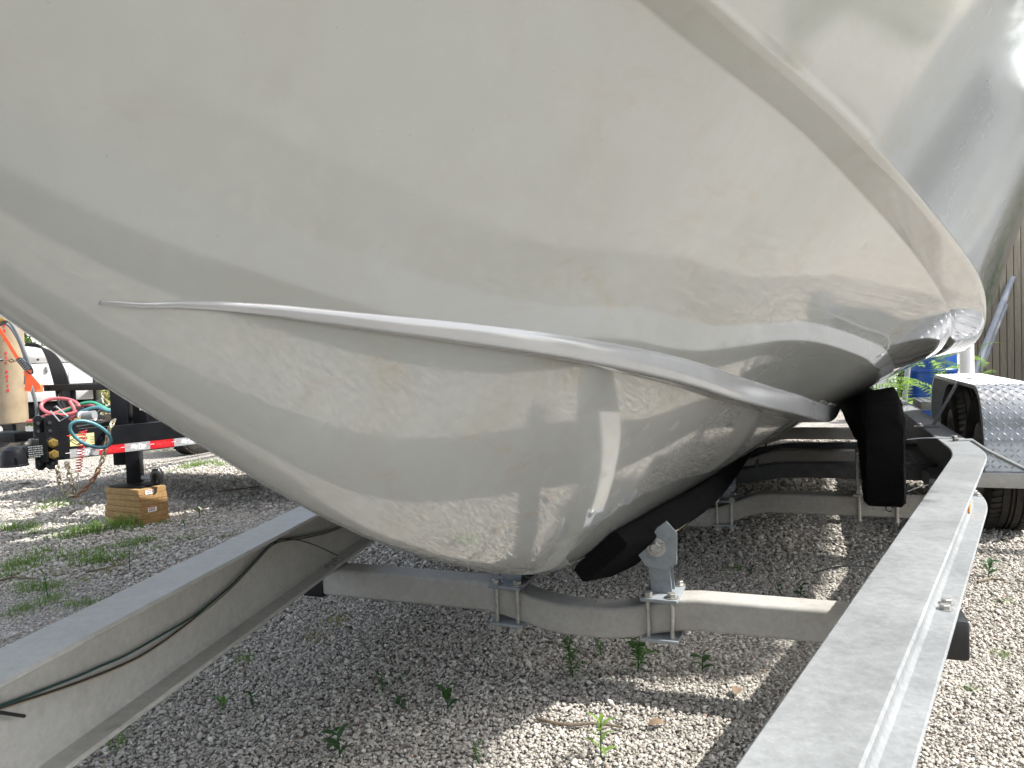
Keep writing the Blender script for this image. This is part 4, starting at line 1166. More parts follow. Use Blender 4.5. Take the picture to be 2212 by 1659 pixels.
# white engine driven welder on the deck
WC = at_Y(121, 868, 6.35); WC.z = .615
wd_ = thing('welding_machine', WC, 'white engine-driven welding machine on the trailer deck draped in black cables', 'welding machine')
wx, wy = Vector((math.cos(.42), math.sin(.42), 0)), Vector((-math.sin(.42), math.cos(.42), 0))
def wbox(name, x0, x1, z0, z1, m='white', y0=0.0, y1=.55, bev=.02, parent=None):
    q = MB(); q.box(WC + wx * ((x0 + x1) / 2) + wy * ((y0 + y1) / 2) + Z_ * ((z0 + z1) / 2 - .615), (x1 - x0, y1 - y0, z1 - z0), (wx, wy, Z_), bev); return q.build(name, M[m], parent or wd_)
wbox('base', -.30, .30, .605, .735, 'blackpaint', .02)
wbox('lower_door', -.30, .095, .745, 1.055, 'white', bev=.006); wbox('lower_door', .099, .27, .745, 1.055, 'white', .004, bev=.006)
wbox('hood', -.30, .27, 1.06, 1.20, 'white', .0, .52, .045)
wbox('end_frame', .272, .292, .66, 1.13, 'blackplastic', .03)
wbox('door_latch', -.062, -.044, .985, 1.035, 'greyplastic', -.012, .0, .003)
q = MB(); q.lathe([(0, 0), (.010, 0), (.010, .006), (0, .008)], WC + wx * -.11 + Z_ * .475 - wy * .005, -wy, 12); q.build('lock', M['ink'], wd_)
wbox('red_lettering', -.20, -.05, .862, .884, 'pinkhose', -.0012, 0, .0005)
wbox('badge', -.275, -.24, 1.12, 1.165, 'greyplastic', -.003, .002, .001)
# black cables draped over the welder
for k in range(9):
    dx = k * 5.0; sg = rng.uniform(-2, 2)
    hose([(56, 742 + k * .8 + sg), (80, 743 + k * .7), (92 + dx * .35, 752 + k * .5), (103 + dx * .62, 775), (112 + dx * .75, 805), (121 + dx * .75, 838), (126 + dx * .9 + sg, 870), (140 + dx * 1.4, 892), (165 + dx * 2, 905)],
         [6.2, 6.2, 6.17, 6.15, 6.12, 6.12, 6.1, 6.0, 5.95], .0085, M['blackcable'], 'welding_cable', ['outermost', 'second', 'third', 'fourth', 'middle', 'sixth', 'seventh', 'eighth', 'innermost'][k] + ' from the left of the black cables draped down the white welder', 'cable', 'black welding cables over the welder', 6)
# red and green hoses lying on the deck
hose([(84, 915), (70, 908), (55, 912), (100, 898), (140, 885), (185, 872), (215, 880), (240, 893), (262, 908)], [5.6]*3 + [5.7, 5.75, 5.8, 5.8, 5.75, 5.7], .0125, M['pinkhose'], 'oxygen_hose', 'red hose winding low across the trailer deck beside the green ones', 'hose', 'hoses heaped on the deck')
c = at_Y(130, 884, 5.62)
pts = [c + Vector((math.cos(a) * .135, math.sin(a) * .05, .02 + math.sin(a) * .055 - .02 * math.cos(a))) for a in np.linspace(.2, 6.0, 30)]
mb = MB(); mb.tube(pts, .0125, 8); tag(mb.build('oxygen_hose', M['pinkhose']), 'red hose standing up in one large loop behind the coupler plates', 'hose', 'hoses heaped on the deck')
hose([(95, 903), (125, 893), (150, 884), (175, 872), (200, 868), (225, 880), (245, 893), (262, 900)], 5.72, .0125, M['greenhose'], 'acetylene_hose', 'green hose arching over the heap on the deck', 'hose', 'hoses heaped on the deck')
hose([(120, 905), (160, 897), (190, 883), (215, 878), (232, 888), (258, 890)], 5.66, .0125, M['teal'], 'acetylene_hose', 'teal hose lying lowest and nearest in the heap', 'hose', 'hoses heaped on the deck')
hose([(150, 866), (162, 885), (158, 900), (148, 908), (160, 912), (180, 905)], 5.6, .012, M['pinkhose'], 'oxygen_hose', 'short pale red hose curl beside the rail post', 'hose', 'hoses heaped on the deck')
hose([(205, 897), (222, 884), (242, 876), (262, 868)], 5.75, .011, M['greyhose'], 'gas_hose', 'grey hose crossing the top right of the hose heap', 'hose')
nz = at_Y(190, 899, 5.6)
mb = MB(); mb.cyl(nz - Vector((.06, 0, 0)), nz + Vector((.06, -.02, .01)), .032, 14)
o = tag(mb.build('hose_sleeve', M['greyplastic']), 'ribbed grey plastic sleeve lying on the hose heap', 'sleeve')
for k in range(7):
    rb = MB(); rb.tube([nz + Vector((-.05 + .016 * k, math.cos(a) * .034, math.sin(a) * .034)) for a in np.linspace(0, 2*PI, 15)[:-1]], .004, 5, closed=True); r_ = rb.build('rib', M['pvc']); r_.parent = o
bf = at_Y(161, 908, 5.56); mb = MB(); mb.lathe([(0, 0), (.016, 0), (.016, .03), (.022, .032), (.022, .05), (0, .05)], bf, (1, .2, .1), 6)
tag(mb.build('brass_fitting', M['brass']), 'small brass hose fitting lying by the rail post', 'fitting')

# ------------------------------------------------------------------ six planks under the jack
PB = JP + Vector((0, 0, 0)); pax = Matrix.Rotation(math.radians(-9), 3, 'Z') @ jr; pay = Vector((-pax.y, pax.x, 0))
names = ['bottom', 'second lowest', 'third lowest, with a white sticker on its end', 'fourth from the ground', 'fifth from the ground', 'topmost, stickered, carrying the jack foot']
for k in range(6):
    t_ = thing('wooden_plank', PB + Z_ * .038 * k, 'treated pine plank under the trailer jack, ' + names[k], 'plank', 'pine planks stacked under the trailer jack')
    hi = k >= 3; L = .335 if hi else .36; D = .20 if hi else .205
    off = pax * rng.uniform(-.004, .004) + pay * rng.uniform(-.003, .003)
    mb = MB(); c = PB + off + Z_ * (.038 * k + .019)
    mb.use(M['plank']).box(c, (L, D, .0365), (pax, pay, Z_), .003)
    mb.use(M['plankend']).box(c + pax * (L / 2 + .0002), (.0012, D - .005, .0325), (pax, pay, Z_))
    mb.build('board', None, t_)
    if k in (2, 5):
        s_ = MB(); a = c + pax * (L / 2 + .004) - pay * .02 - Z_ * .004; s_.box(a, (.0008, .062, .028), ((pax + Z_ * .12).normalized(), pay, Z_)); so = s_.build('price_sticker', M['paper'], t_, smooth=False)
        b_ = MB(); b_.box(a + pax * .0008 + Z_ * .008, (.0006, .045, .005), (pax, pay, Z_)); b_.build('sticker_print', M['redink'], so, smooth=False)
        b_ = MB()
        for i in range(4): b_.box(a + pax * .0008 - Z_ * .003 + pay * (-.02 + i * .012), (.0006, .007, .008), (pax, pay, Z_))
        b_.build('sticker_print', M['ink'], so, smooth=False)

# ================================================================== BACKGROUND, RIGHT
bd = at_Y(2013, 860, 9.8); bd.z = 0
drum = thing('plastic_drum', bd, 'blue plastic drum standing behind the trailer beside leafy stems', 'drum')
q = MB(); q.lathe([(0, 0), (.26, 0), (.285, .02), (.285, .27), (.297, .285), (.297, .31), (.285, .325), (.285, .58), (.297, .595), (.297, .62), (.285, .635), (.285, .86), (.26, .90), (0, .90)], bd, n=48); q.build('drum_body', M['bluedrum'], drum)
q = MB(); q.lathe([(.285, .855), (.298, .86), (.298, .885), (.27, .90)], bd, n=48); q.build('drum_rim', M['bluedrum'], drum)
for (x, y0, x1, y1, Y, r, lb) in ((2104, 812, 2152, 690, 10.9, .045, 'pale pipe leaning on the boarded fence, the left one of two'), (2112, 812, 2160, 690, 11.1, .04, 'darker pipe leaning on the boarded fence, the right one of two')):
    a, b = at_Y(x, y0, Y), at_Y(x1, y1, Y + .35); d = (b - a).normalized(); a = a - d * (a.z / d.z); b = b + d * .8
    mb = MB(); mb.cyl(a, b, r, 16); tag(mb.build('leaning_pipe', M['greypvc']), lb, 'pipe')
a = at_Y(1948, 850, 9.2); a.z = 0; mb = MB(); mb.cyl(a, a + Vector((.12, .02, .95)), .03, 12); tag(mb.build('upright_pipe', M['greypvc']), 'grey pipe standing just left of the blue drum', 'pipe')
for k, (x, y, m, lb) in enumerate(((1912, 838, 'pvc', 'white bucket behind leafy stems left of the drum'), (1928, 842, 'blackplastic', 'black plant pot behind leafy stems left of the drum'))):
    p = at_Y(x, y, 9.6 + .2 * k); p.z = 0; mb = MB(); mb.lathe([(0, 0), (.11, 0), (.14, .58), (.15, .58), (.15, .62), (.135, .62), (.11, .05), (0, .05)], p, n=24); tag(mb.build('bucket' if k == 0 else 'plant_pot', M[m]), lb, 'container')
p = Vector((6.3, 11.5, 0)); q = MB(); q.box(p + Z_ * .9, (.5, .08, 1.8), None, .01); tag(q.build('wall_panel', M['axle']), 'dark weathered panel between the drum and the boarded fence', 'panel')
p = at_Y(1915, 850, 10.6)
bush((p.x - .2, 11.6, .7), (1.1, .5, .75), 'dark bush behind the leafy stems left of the drum', 21, 1700)

def frond_mesh(n=9, L=.16):
    mb = MB(); r = random.Random(n); vs, fs = [], []
    def lf(p, d, l, w):
        d = d.normalized(); s_ = d.cross(Vector((0, 0, 1))).normalized(); o = len(vs)
        vs.extend([p, p + d * l * .4 + s_ * w, p + d * l - Vector((0, 0, l * .15)), p + d * l * .4 - s_ * w]); fs.append((o, o+1, o+2, o+3))
    for k in range(n):
        f = k / (n - 1); p = Vector((L * f, 0, .04 * math.sin(f * 2.4)))
        for sd in (-1, 1): lf(p, Vector((.55, sd, .05)), L * .42 * (1 - .65 * f) + .008, L * .055)
    lf(Vector((L, 0, .03)), Vector((1, 0, -.1)), L * .25, L * .05)
    mb.add(vs, fs); mb.tube([(0, 0, 0), (L * .5, 0, .04), (L, 0, .03)], .0015, 4); return mb
FROND = frond_mesh().mesh('leaf', M['fern'], False, fix=False)
def leafy_stem(base, h, n, label, group, scale=1.0, seed=0):
    r = random.Random(seed); t = thing('leafy_stem', base, label, 'plant', group); b = Vector(base)
    q = MB(); top = b + Vector((r.uniform(-.1, .1), r.uniform(-.1, .1), h)); q.tube([b, b.lerp(top, .5) + Vector((r.uniform(-.05, .05), 0, 0)), top], [.008, .006, .003], 6); q.build('stem', M['fern'], t)
    for k in range(n):
        f = .35 + .65 * k / (n - 1); place('leaf', FROND, t, b.lerp(top, f), (r.uniform(-.5, .3), r.uniform(-.5, .4), k * 2.4 + r.uniform(-.4, .4)), (scale * r.uniform(.8, 1.4),) * 3)
for k, (x, Y, h, n, sc, lb) in enumerate(((1905, 8.6, .72, 10, 1.2, 'leafy stem nearest the hull, leaning over the trailer rail'), (1922, 8.9, .82, 11, 1.3, 'leafy stem between the hull and the grey pipe'), (1940, 8.3, .86, 11, 1.3, 'tallest leafy stem beside the grey pipe'), (1956, 8.8, .86, 4, 1.0, 'leafy stem reaching up before the drum'),
                                      (2034, 8.6, .70, 5, 1.3, 'leafy stem right of the drum behind the fender'), (2050, 8.9, .74, 7, 1.3, 'yellow-green leafy stem over the fender top'), (2066, 9.0, .92, 8, 1.4, 'leafy stem just left of the white guide pole'), (2122, 9.2, .9, 6, 1.0, 'leafy sprig right of the white guide pole'))):
    p = at_Y(x, 850, Y); leafy_stem((p.x, p.y, 0), h, n, lb, 'leafy stems behind the trailer', sc, 40 + k)

# ================================================================== BACKGROUND, LEFT AND ROUND THE YARD
for k, (x, y, z, rx, rz, m, lb) in enumerate(((-6.6, 10.0, .75, 1.5, .85, 'bush', 'dark bush behind the white welder'), (-4.3, 9.6, .55, .9, .6, 'dry', 'straw coloured scrub seen through the trailer rails'), (-9.2, 10.4, 1.0, 1.6, 1.1, 'bush', 'tall dark bush at the far left behind the tan cylinder'), (-2.2, 10.6, .6, 1.3, .7, 'bush', 'bush hidden behind the bow beyond the utility trailer'))):
    bush((x, y, z), (rx, .8, rz), lb, 60 + k, 2200, m, .05 if m == 'dry' else .07)
tl = [(12.5, 15.0, 6.5, 2.6, 'tree behind the boarded fence, right one'), (9.2, 16.5, 7.5, 2.8, 'tree behind the boarded fence, left one'), (16, 9, 7, 2.8, 'tree to the right of the yard beyond the fence end'),
      (-9, 15, 7, 3.0, 'tree beyond the utility trailer'), (-14, 9, 6.5, 3.0, 'tree at the left edge of the yard'), (3, 19, 8, 3.2, 'tree far behind the boat'), (15.2, 9.6, 8.5, 3.4, 'tall tree behind the white shed'), (13.5, 12.0, 7.5, 3.0, 'tree between the fence end and the shed'),  # last two trees added to darken the sky mirrored in the hull
      (-9.5, -4.5, 8, 3.6, 'tree behind the viewer on the far left'), (-4.5, -8.0, 8.5, 3.8, 'tree behind the viewer on the left'), (1.8, -9.0, 8.5, 3.8, 'tree straight behind the viewer'), (8.0, -7.5, 8, 3.6, 'tree behind the viewer on the right')]  # unseen trees added to cut the sky light on the upper hull
for k, (x, y, h, r, lb) in enumerate(tl): tree((x, y, 0), h, r, lb, 80 + k)

def shed():
    # white clapboard shed and shrubs added out of view for the hull's side to mirror
    c = Vector((10.4, 7.2, 0)); t = thing('shed', c, 'white clapboard shed to the right of the yard', 'shed')
    fx = Vector((-.60, .80, 0)); fn = Vector((-.80, -.60, 0))
    q = MB(); q.box(c - fn * 1.3 + Z_ * 1.2, (3.0, 2.4, 2.4), (fx, fn, Z_)); q.build('wall', M['white'], t)
    for k in range(16):
        q = MB(); q.box(c - fn * .085 + Z_ * (.09 + .148 * k), (3.02, .02, .15), (fx, (fn + Z_ * .06).normalized(), (Z_ - fn * .06).normalized())); q.build('clapboard', M['white'], t)
    q = MB(); q.prism([(-1.75, 2.38), (0, 3.2), (1.75, 2.38), (1.75, 2.46), (0, 3.3), (-1.75, 2.46)], c - fn * 1.3, fx, Z_, fn, 3.0); q.build('roof', M['axle'], t)
    q = MB(); q.box(c - fn * .06 + fx * .5 + Z_ * 1.0, (.85, .03, 2.0), (fx, fn, Z_), .004); q.build('door', M['greypvc'], t)
shed()
for k, (x, y, z, rx, rz) in enumerate(((9.0, 9.3, .9, 1.2, 1.0), (12.2, 4.6, 1.2, 1.5, 1.3), (12.6, 1.8, 1.1, 1.6, 1.2), (13.0, -1.6, 1.2, 1.7, 1.3))):
    bush((x, y, z), (rx, 1.0, rz), ['shrub at the near end of the boarded fence', 'shrub right of the white shed', 'shrub well right of the white shed', 'shrub behind the viewer on the right'][k], 140 + k, 1500, 'bush', .09)  # unseen shrubs added to give the hull's side something to mirror

def added_shade_tree():
    # unseen tree added, its crown shaped to keep the sun off the upper hull; the trailer below it stays in the sun
    U = Vector((math.cos(SUN_AZ), -math.sin(SUN_AZ), 0)); Wd = Vector((math.sin(SUN_AZ), math.cos(SUN_AZ), 0)); tn = math.tan(SUN_EL)
    base = U * 1.6 + Wd * 5.6
    t = thing('tree', base, 'leaning tree on the sunny side whose crown shades the upper hull', 'tree', 'trees standing round the yard')
    q = MB(); q.tube([base, base + Vector((.1, 0, 2.0)), base - U * .1 + Vector((0, 0, 4.0)), base - U * .3 + Vector((0, 0, 6.6)), base - U * .7 + Vector((0, 0, 9.2))], [.2, .16, .13, .10, .05], 9); q.build('trunk', M['twig'], t)
    for (u, w, v) in ((-.4, 5.1, 1.5), (-1.2, 5.3, 1.0), (.3, 5.2, 2.0), (-2.0, 5.0, .6), (-2.6, 5.3, .4), (.6, 5.2, 2.6)):
        e = U * u + Wd * w + Z_ * (v + tn * w); b = base - U * .6 + Z_ * random.uniform(7.6, 8.9); q = MB(); q.tube([b, b.lerp(e, .5) + Z_ * .25, e], [.06, .04, .012], 6); q.build('branch', M['twig'], t)
    def uv(p): return (p.dot(U), p.z - tn * p.dot(Wd))
    shade_ = np.array([uv(B(s, T0 + (ct(s) + .1) * (1 - k) + float(smooth(s, SS, ST)) * k, float(cz(s)) * (1 - k) + float(smooth(s, SZ_S, SZ)) * k)) for s in np.arange(-2.6, 5.0, .12) for k in np.linspace(-.04, 1, 8)])
    lit_ = [uv(B(s, T0 + half(s) + d, z)) for s in np.arange(-2.6, 2.2, .1) for d in (-.06, .06) for z in (.52,)]
    lit_ += [uv(B(s, t_, z)) for s in np.arange(2.0, 4.2, .15) for t_ in (1.4, 1.7) for z in (.4, .78)]
    lit_ += [uv(Vector((x, y, z))) for x in np.arange(.1, 1.3, .15) for y in np.arange(1.5, 3.0, .15) for z in ((0, .3) if y < 2.3 else (0,)) if (.47 if (Vector((x, y, 0)) - BO).dot(A_) > .12 else .30) < (Vector((x, y, 0)) - BO).dot(R_) < .95]
    for x in np.arange(-.3, 1.3, .12):
        for y in np.arange(1.4, 3.0, .12):
            if -.05 < (Vector((x, y, 0)) - BO).dot(R_) < .95 and (Vector((x, y, 0)) - BO).dot(A_) < .12: lit_ += [uv(Vector((x + a, y + b, 0))) for a, b in ((0, 0), (.09, 0), (-.09, 0))]
    lit_ = np.array(lit_)
    low_ = np.array([uv(B(s, t_, 0)) for s in np.arange(.24, 1.7, .06) for t_ in np.arange(.06, .41, .06)])  # leaves added along these rays darken the gravel beneath the hull
    r = np.random.default_rng(5); vs, fs = [], []
    n = 0; lo_, hi_ = np.minimum(shade_.min(0), low_.min(0)) - .2, shade_.max(0) + .3
    for _ in range(300000):
        if n >= 30000: break
        u, v = r.uniform(lo_[0], hi_[0]), r.uniform(lo_[1], hi_[1])
        if np.min(np.hypot(low_[:, 0] - u, low_[:, 1] - v)) < .06:
            if np.min(np.hypot(lit_[:, 0] - u, lit_[:, 1] - v)) < .09: continue
        else:
            if np.min(np.hypot(shade_[:, 0] - u, shade_[:, 1] - v)) > .16 + .12 * abs(r.normal()): continue
            if np.min(np.hypot(lit_[:, 0] - u, lit_[:, 1] - v)) < .19: continue
        w = 5.2 + r.normal(0, .4); p = np.array(U * u + Wd * w) + np.array([0, 0, v + tn * w])
        a = r.normal(0, 1, 3); a /= np.linalg.norm(a); b = np.cross(a, r.normal(0, 1, 3)); b /= np.linalg.norm(b); L = .11 * r.uniform(.6, 1.4); o = len(vs)
        vs += [p - a * L, p + b * L * .45, p + a * L, p - b * L * .45]; fs.append((o, o+1, o+2, o+3)); n += 1
    mb = MB(); mb.add(vs, fs); mb.build('crown', M['bush'], t, smooth=False, fix=False)
added_shade_tree()

# ================================================================== SMALL GROWTH
def blade_tuft(n, h, spread, seed, m):
    r = random.Random(seed); mb = MB(); vs, fs = [], []
    for k in range(n):
        a = r.uniform(0, 2 * PI); l = h * r.uniform(.5, 1.2); b = Vector((r.gauss(0, spread * .35), r.gauss(0, spread * .35), 0)); out = Vector((math.cos(a), math.sin(a), 0)); w = r.uniform(.0014, .003); sd = Vector((-out.y, out.x, 0))
        bend = r.uniform(.2, 1.3); o = len(vs)
        for i, f in enumerate((0, .4, .75, 1.0)):
            p = b + out * (l * bend * f * f * .75) + Vector((0, 0, l * (f - .35 * bend * f * f * .8))); ww = w * (1 - f * .85)
            vs.extend([p - sd * ww, p + sd * ww])
        fs.extend([(o + 2*i, o + 2*i + 1, o + 2*i + 3, o + 2*i + 2) for i in range(3)])
    mb.add(vs, fs); return mb.mesh('grass_tuft', m, False, fix=False)
TUFTS = [blade_tuft(55, .10, .10, i, M['grass']) for i in range(3)] + [blade_tuft(90, .075, .13, 7 + i, M['grass']) for i in range(3)] + [blade_tuft(30, .07, .10, 14, M['dry'])]
def tuft(x, y, k, sc, label, group='grass tufts growing in the gravel'):
    p = at_h(x, y, 0); o = bpy.data.objects.new('grass_tuft', TUFTS[k]); COL.objects.link(o); o.location = (p.x, p.y, -.002); o.rotation_euler = (0, 0, random.uniform(0, 6.28)); o.scale = (sc, sc, sc * random.uniform(.55, .85))
    return tag(o, label, 'grass tuft', group)
sunny = [(262,1136,0,1.5),(285,1140,1,1.6),(300,1134,0,1.3),(238,1140,4,1.2),(215,1146,3,1.2),(190,1150,4,1.3),(165,1158,3,1.2),(140,1160,5,1.1),(120,1085,3,1.0),(140,1092,4,.9),(95,1098,5,.8),(160,1070,3,.7),(60,1140,4,1.1),(30,1145,3,1.1),(8,1143,5,1.0),(80,1152,3,.9),(350,1130,3,.6),(415,1008,4,1.1),(440,1003,3,1.2),(460,1002,5,1.1),(395,1012,3,.8),(345,1035,4,.6),(375,1020,5,.6),(475,1006,3,.9),(15,1000,4,.8),(180,1090,4,.7)]
shade = [(15,1225,4,1.2),(45,1230,5,1.1),(70,1215,3,1.0),(5,1250,3,1.1),(150,1205,4,1.1),(185,1215,5,1.1),(215,1212,3,1.2),(245,1208,4,1.1),(205,1190,5,.9),(270,1180,4,1.0),(290,1176,3,.9),(318,1168,5,.8),(345,1186,4,.7),(60,1270,3,.9),(90,1275,5,.9),(120,1268,4,.7),(110,1300,3,.8),(165,1310,4,.8),(200,1305,5,.6),(60,1315,3,.7),(30,1330,5,.7),(235,1235,6,.9),(130,1240,6,.8),(180,1255,6,.7),(260,1220,6,.7),(85,1195,4,.9),(335,1130,6,.6),(400,1165,3,.6),(430,1150,4,.5),(455,1130,5,.5),(500,1075,3,.5),(485,1160,3,.5)]
def spot(x, y):
    col_ = 'at the left picture edge' if x < 50 else 'under the trailer chain' if x < 150 and y < 1110 else 'left of the pine planks' if x < 225 else 'at the foot of the pine planks' if x < 340 and y > 1100 else 'right of the pine planks' if y > 1030 else 'by the far wheel of the black trailer'
    return col_
seen_ = {}
def rank(k):
    seen_[k] = seen_.get(k, 0) + 1
    return ['', 'another ', 'third ', 'fourth ', 'fifth ', 'sixth ', 'seventh ', 'eighth ', 'ninth ', 'tenth ', 'eleventh ', 'twelfth ', 'thirteenth ', 'fourteenth ', 'fifteenth ', 'sixteenth '][min(15, seen_[k] - 1)]
sz_ = lambda k, sc: ('tall' if k < 3 else 'spreading' if k < 6 else 'straw coloured')
for q_ in sunny: d = sz_(q_[2], q_[3]); p_ = spot(q_[0], q_[1]); tuft(*q_, (rank(d + p_) + d + ' sunlit grass tuft ' + p_))
def spot2(x, y):
    return ('close to the far rail' if y > 1300 - .42 * x - 30 else 'midway between rail and planks') + (' at far left' if x < 90 else ' left of centre' if x < 200 else ' towards the bow')
for q_ in shade: d = sz_(q_[2], q_[3]); p_ = spot2(q_[0], q_[1]); tuft(*q_, (rank('s' + d + p_) + d + ' shaded grass tuft ' + p_), 'grass tufts in the boat shadow')
for (x, y, k, sc, lb) in ((30+700, 1345, 6, .8, 'dull moss-like tuft under the first crossmember'), (682, 1380, 6, .8, 'dull moss-like tuft just below the first crossmember, nearer the far rail'), (525, 1428, 3, .45, 'small tuft beside the near edge of the far rail'), (245, 1605, 4, .5, 'tuft at the foot of the far rail near the picture corner'), (330, 1520, 4, .4, 'tiny tuft along the far rail, lower left'), (2100, 1490, 3, .3, 'tiny sprig in the sunlit gravel right of the near rail'), (2165, 1415, 3, .35, 'tiny sprig by the right picture edge in sunlit gravel'), (2170, 1300, 3, .4, 'sprig just in front of the trailer wheel shadow'), (1590, 1230, 4, .5, 'tuft in the dark under the second crossmember')):
    tuft(x, y, k, sc, lb, 'stray sprigs')

def leaf_blade(L, W, m, curl=.25, serr=0):
    mb = MB(); vs, fs = [], []; n = 8
    for i in range(n + 1):
        f = i / n; w = W * math.sin(PI * min(1, f * .93 + .05)) ** .8 * (1 + (serr * (1 if i % 2 else -1)) * (0 < i < n))
        z = L * curl * math.sin(f * 2.2) * .5 - L * curl * f * f * .6
        vs += [(L * f, -w, z + w * .25), (L * f, 0, z), (L * f, w, z + w * .25)]
    for i in range(n):
        o = i * 3; fs += [(o, o+1, o+4, o+3), (o+1, o+2, o+5, o+4)]
    mb.add(vs, fs); return mb.mesh('leaf', m, True, fix=False)
LEAVES = {'broad': leaf_blade(.06, .014, M['leafdark']), 'long': leaf_blade(.085, .010, M['leaf'], .4), 'serr': leaf_blade(.07, .013, M['leaf'], .35, .35), 'lit': leaf_blade(.075, .008, M['fern'], .35, .2), 'small': leaf_blade(.028, .010, M['leafdark'])}
FW_ = {}
fm = frond_mesh(7, .075); FROND2 = fm.mesh('leaf', M['leaf'], False, fix=False)
def weed(x, y, kind, n, h, sc, label, seed, lay=.9):
    p = at_h(x, y, 0); r = random.Random(seed); t = thing('weed', (p.x, p.y, 0), label, 'weed', None); b = Vector((p.x, p.y, 0))
    q = MB(); top = b + Vector((r.uniform(-.015, .015), r.uniform(-.01, .01), h)); q.tube([b, b.lerp(top, .5), top], [.0022, .0018, .001], 6); q.build('stem', M['leafdark'], t)
    me = FROND2 if kind == 'feather' else LEAVES[kind]
    for k in range(n):
        f = .15 + .85 * k / max(1, n - 1); place('leaf', me, t, b.lerp(top, f), (r.uniform(-.35, .35), -r.uniform(.1, lay), k * 2.4 + r.uniform(-.5, .5)), (sc * .72 * r.uniform(.75, 1.2),) * 3)
W_ = [(1238,1465,'feather',10,.10,1.0,'feathery green weed below the crossmember, left of the tallest one'),(1300,1418,'feather',5,.05,.6,'little dark weed just under the crossmember lip'),(1378,1455,'feather',12,.11,1.15,'largest feathery weed hanging below the near clamp'),(1400,1412,'feather',6,.07,.8,'feathery weed peeping from behind the near clamp'),
      (1518,1448,'broad',6,.05,1.0,'broad-leaved seedling in shade right of the near clamp'),(968,1535,'broad',6,.06,1.1,'dark broad-leaved seedling in the middle of the shaded gravel'),(868,1530,'small',5,.03,1.0,'tiny seedling left of the dark broad-leaved one'),(826,1497,'feather',5,.05,.5,'thin upright weed in the shaded gravel centre'),(735,1640,'broad',6,.07,1.2,'broad-leaved seedling at the bottom picture edge'),
      (1298,1640,'lit',11,.10,1.0,'bright sunlit weed at the corner of the boat shadow'),(545,1525,'small',6,.03,1.0,'tiny reddish seedling near the far rail'),(480,1535,'long',3,.02,1.0,'fallen long green leaf shoot beside the far rail'),(868,1478,'small',4,.02,.8,'speck of a seedling in shaded gravel'),(1035,1650,'feather',4,.03,.5,'small weed at the bottom edge right of centre'),
      (1730,1292,'small',6,.05,1.3,'weed in the lit strip behind the first crossmember'),(1690,1290,'small',4,.04,1.0,'seedling on the left side of the lit strip'),(2135,1245,'broad',6,.06,1.0,'yellow-green weed in front of the trailer tyre'),(430,1120,'long',4,.08,1.0,'single leaning weed right of the planks'),(400,1140,'long',4,.05,.9,'low weed beside the pine planks'),(1640,985,'feather',6,.06,.9,'weed beyond the third crossmember'),(280,1235,'long',5,.17,.7,'tall thin weed stalk in the shade by the far rail'),(105,1300,'long',5,.12,.6,'thin weed stalk at left in the shade'),(1620,1240,'small',4,.03,1.0,'seedling in the dark under the second crossmember')]
for i, w in enumerate(W_): weed(*w, 200 + i)

# sticks and fallen leaves
def stick(pts, r, label):
    P = [at_h(x, y, .012) for x, y in pts]; mb = MB(); mb.tube(P, [r * (1 - .1 * i) for i in range(len(P))], 7); tag(mb.build('stick', M['twig']), label, 'stick')
stick([(1160,1552),(1195,1561),(1235,1566),(1275,1562),(1312,1565),(1345,1571)], .0055, 'long bent stick lying at the edge of the boat shadow')
stick([(0,1254),(30,1246),(75,1250)], .006, 'dark stick among grass at the left edge')
stick([(185,1236),(230,1227),(262,1218)], .005, 'dark stick among the shaded grass')
stick([(470,1062),(520,1056),(560,1050)], .006, 'stick in the dark under the bow')
stick([(2112,1256),(2140,1250),(2170,1253)], .005, 'stick in front of the tyre')
mb = MB(); p = at_h(53, 1044, .012); mb.box(p, (.10, .022, .012), (Vector((.9, .43, 0)), Vector((-.43, .9, 0)), Z_), .004); tag(mb.build('bark_piece', M['twig']), 'dark piece of bark on the sunlit gravel at left', 'bark')
DL = leaf_blade(.045, .013, M['deadleaf'], .3)
for i, (x, y, lb) in enumerate(((1400,1565,'curled brown leaf on the sunlit gravel'),(1590,1500,'brown leaf beside the near rail shadow'),(300,1205,'rusty dead leaf in shade by the far rail'),(235,1215,'dead leaf between grass tufts'),(350,1210,'dead leaf right of the shaded grass'),(1010,1310,'brown leaf behind the first crossmember'))):
    p = at_h(x, y, .012); o = bpy.data.objects.new('fallen_leaf', DL); COL.objects.link(o); o.location = p; o.rotation_euler = (.2, -.1, i * 1.3); tag(o, lb, 'leaf')

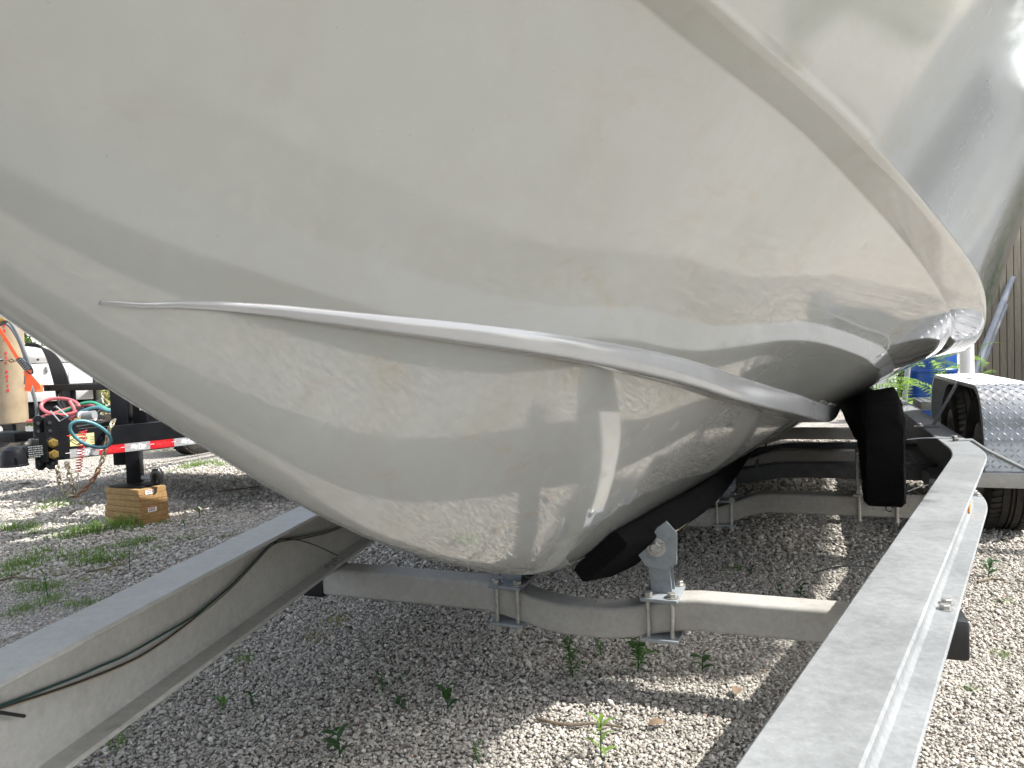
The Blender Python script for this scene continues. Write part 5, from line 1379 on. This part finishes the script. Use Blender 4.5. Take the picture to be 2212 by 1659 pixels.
# ================================================================== GRAVEL
def build_gravel():
    kinds = bpy.data.collections.new('pebble_kinds')
    for k in range(8):
        r = np.random.default_rng(300 + k); bm = bmesh.new(); bmesh.ops.create_icosphere(bm, subdivisions=1 if k < 5 else 2, radius=1.0)
        sc = np.array([1, r.uniform(.6, .95), r.uniform(.42, .75)]); pl = r.normal(0, 1, (5, 3)); pl /= np.linalg.norm(pl, axis=1)[:, None]
        for v in bm.verts:
            c = np.array(v.co) * (1 + r.normal(0, .07))
            for n_ in pl:
                e = c @ n_ - .66
                if e > 0: c = c - n_ * e
            v.co = Vector(c * sc)
        me = bpy.data.meshes.new('pebble'); bm.to_mesh(me); bm.free(); me.materials.append(M['pebble'])
        if k >= 5: me.polygons.foreach_set('use_smooth', [True] * len(me.polygons))
        o = bpy.data.objects.new('pebble', me); kinds.objects.link(o)
    r = np.random.default_rng(11); pts = []; scl = []
    def zone(y0, y1, dens, s0, s1):
        n = int((y1 - y0) * (2 * (.72 * (y0 + y1) / 2 + .6)) * dens); y = r.uniform(y0, y1, n); w = .72 * y + .6; x = r.uniform(-1, 1, n) * w
        m = r.uniform(0, 1, n) < 1; pts.append(np.stack([x, y, np.zeros(n)], 1)); scl.append(np.exp(r.normal(math.log(s0), .33, n)).clip(s0 * .45, s1))
    zone(.2, 1.4, 14000, .0046, .011); zone(1.4, 2.4, 19000, .0045, .013); zone(2.4, 3.6, 12500, .0051, .014); zone(3.6, 5.2, 4300, .0078, .018); zone(5.2, 8.0, 1100, .0105, .022)
    P = np.concatenate(pts); S = np.concatenate(scl); P[:, 2] = S * r.uniform(-.15, .55, len(S))
    me = bpy.data.meshes.new('gravel'); me.vertices.add(len(P)); me.vertices.foreach_set('co', P.ravel().astype(np.float32))
    at = me.attributes.new('size', 'FLOAT', 'POINT'); at.data.foreach_set('value', S.astype(np.float32))
    rt = me.attributes.new('turn', 'FLOAT_VECTOR', 'POINT'); rot = np.stack([r.normal(0, .35, len(P)), r.normal(0, .35, len(P)), r.uniform(0, 6.28, len(P))], 1); rt.data.foreach_set('vector', rot.ravel().astype(np.float32))
    o = bpy.data.objects.new('gravel', me); COL.objects.link(o); tag(o, 'loose crushed limestone gravel covering the yard', None, None, 'stuff')
    ng = bpy.data.node_groups.new('scatter_pebbles', 'GeometryNodeTree')
    ng.interface.new_socket('Geometry', in_out='INPUT', socket_type='NodeSocketGeometry'); ng.interface.new_socket('Geometry', in_out='OUTPUT', socket_type='NodeSocketGeometry')
    N = ng.nodes; gi, go = N.new('NodeGroupInput'), N.new('NodeGroupOutput'); ip = N.new('GeometryNodeInstanceOnPoints'); ci = N.new('GeometryNodeCollectionInfo')
    ci.inputs['Collection'].default_value = kinds; ci.inputs['Separate Children'].default_value = True; ci.inputs['Reset Children'].default_value = True
    ip.inputs['Pick Instance'].default_value = True
    na = N.new('GeometryNodeInputNamedAttribute'); na.data_type = 'FLOAT'; na.inputs['Name'].default_value = 'size'
    nr = N.new('GeometryNodeInputNamedAttribute'); nr.data_type = 'FLOAT_VECTOR'; nr.inputs['Name'].default_value = 'turn'
    rv = N.new('FunctionNodeRandomValue'); rv.data_type = 'INT'; rv.inputs[4].default_value = 0; rv.inputs[5].default_value = 7
    L = ng.links; L.new(gi.outputs[0], ip.inputs['Points']); L.new(ci.outputs[0], ip.inputs['Instance']); L.new(na.outputs[0], ip.inputs['Scale']); L.new(nr.outputs[0], ip.inputs['Rotation']); L.new(rv.outputs[2], ip.inputs['Instance Index']); L.new(ip.outputs[0], go.inputs[0])
    md = o.modifiers.new('scatter', 'NODES'); md.node_group = ng
build_gravel()
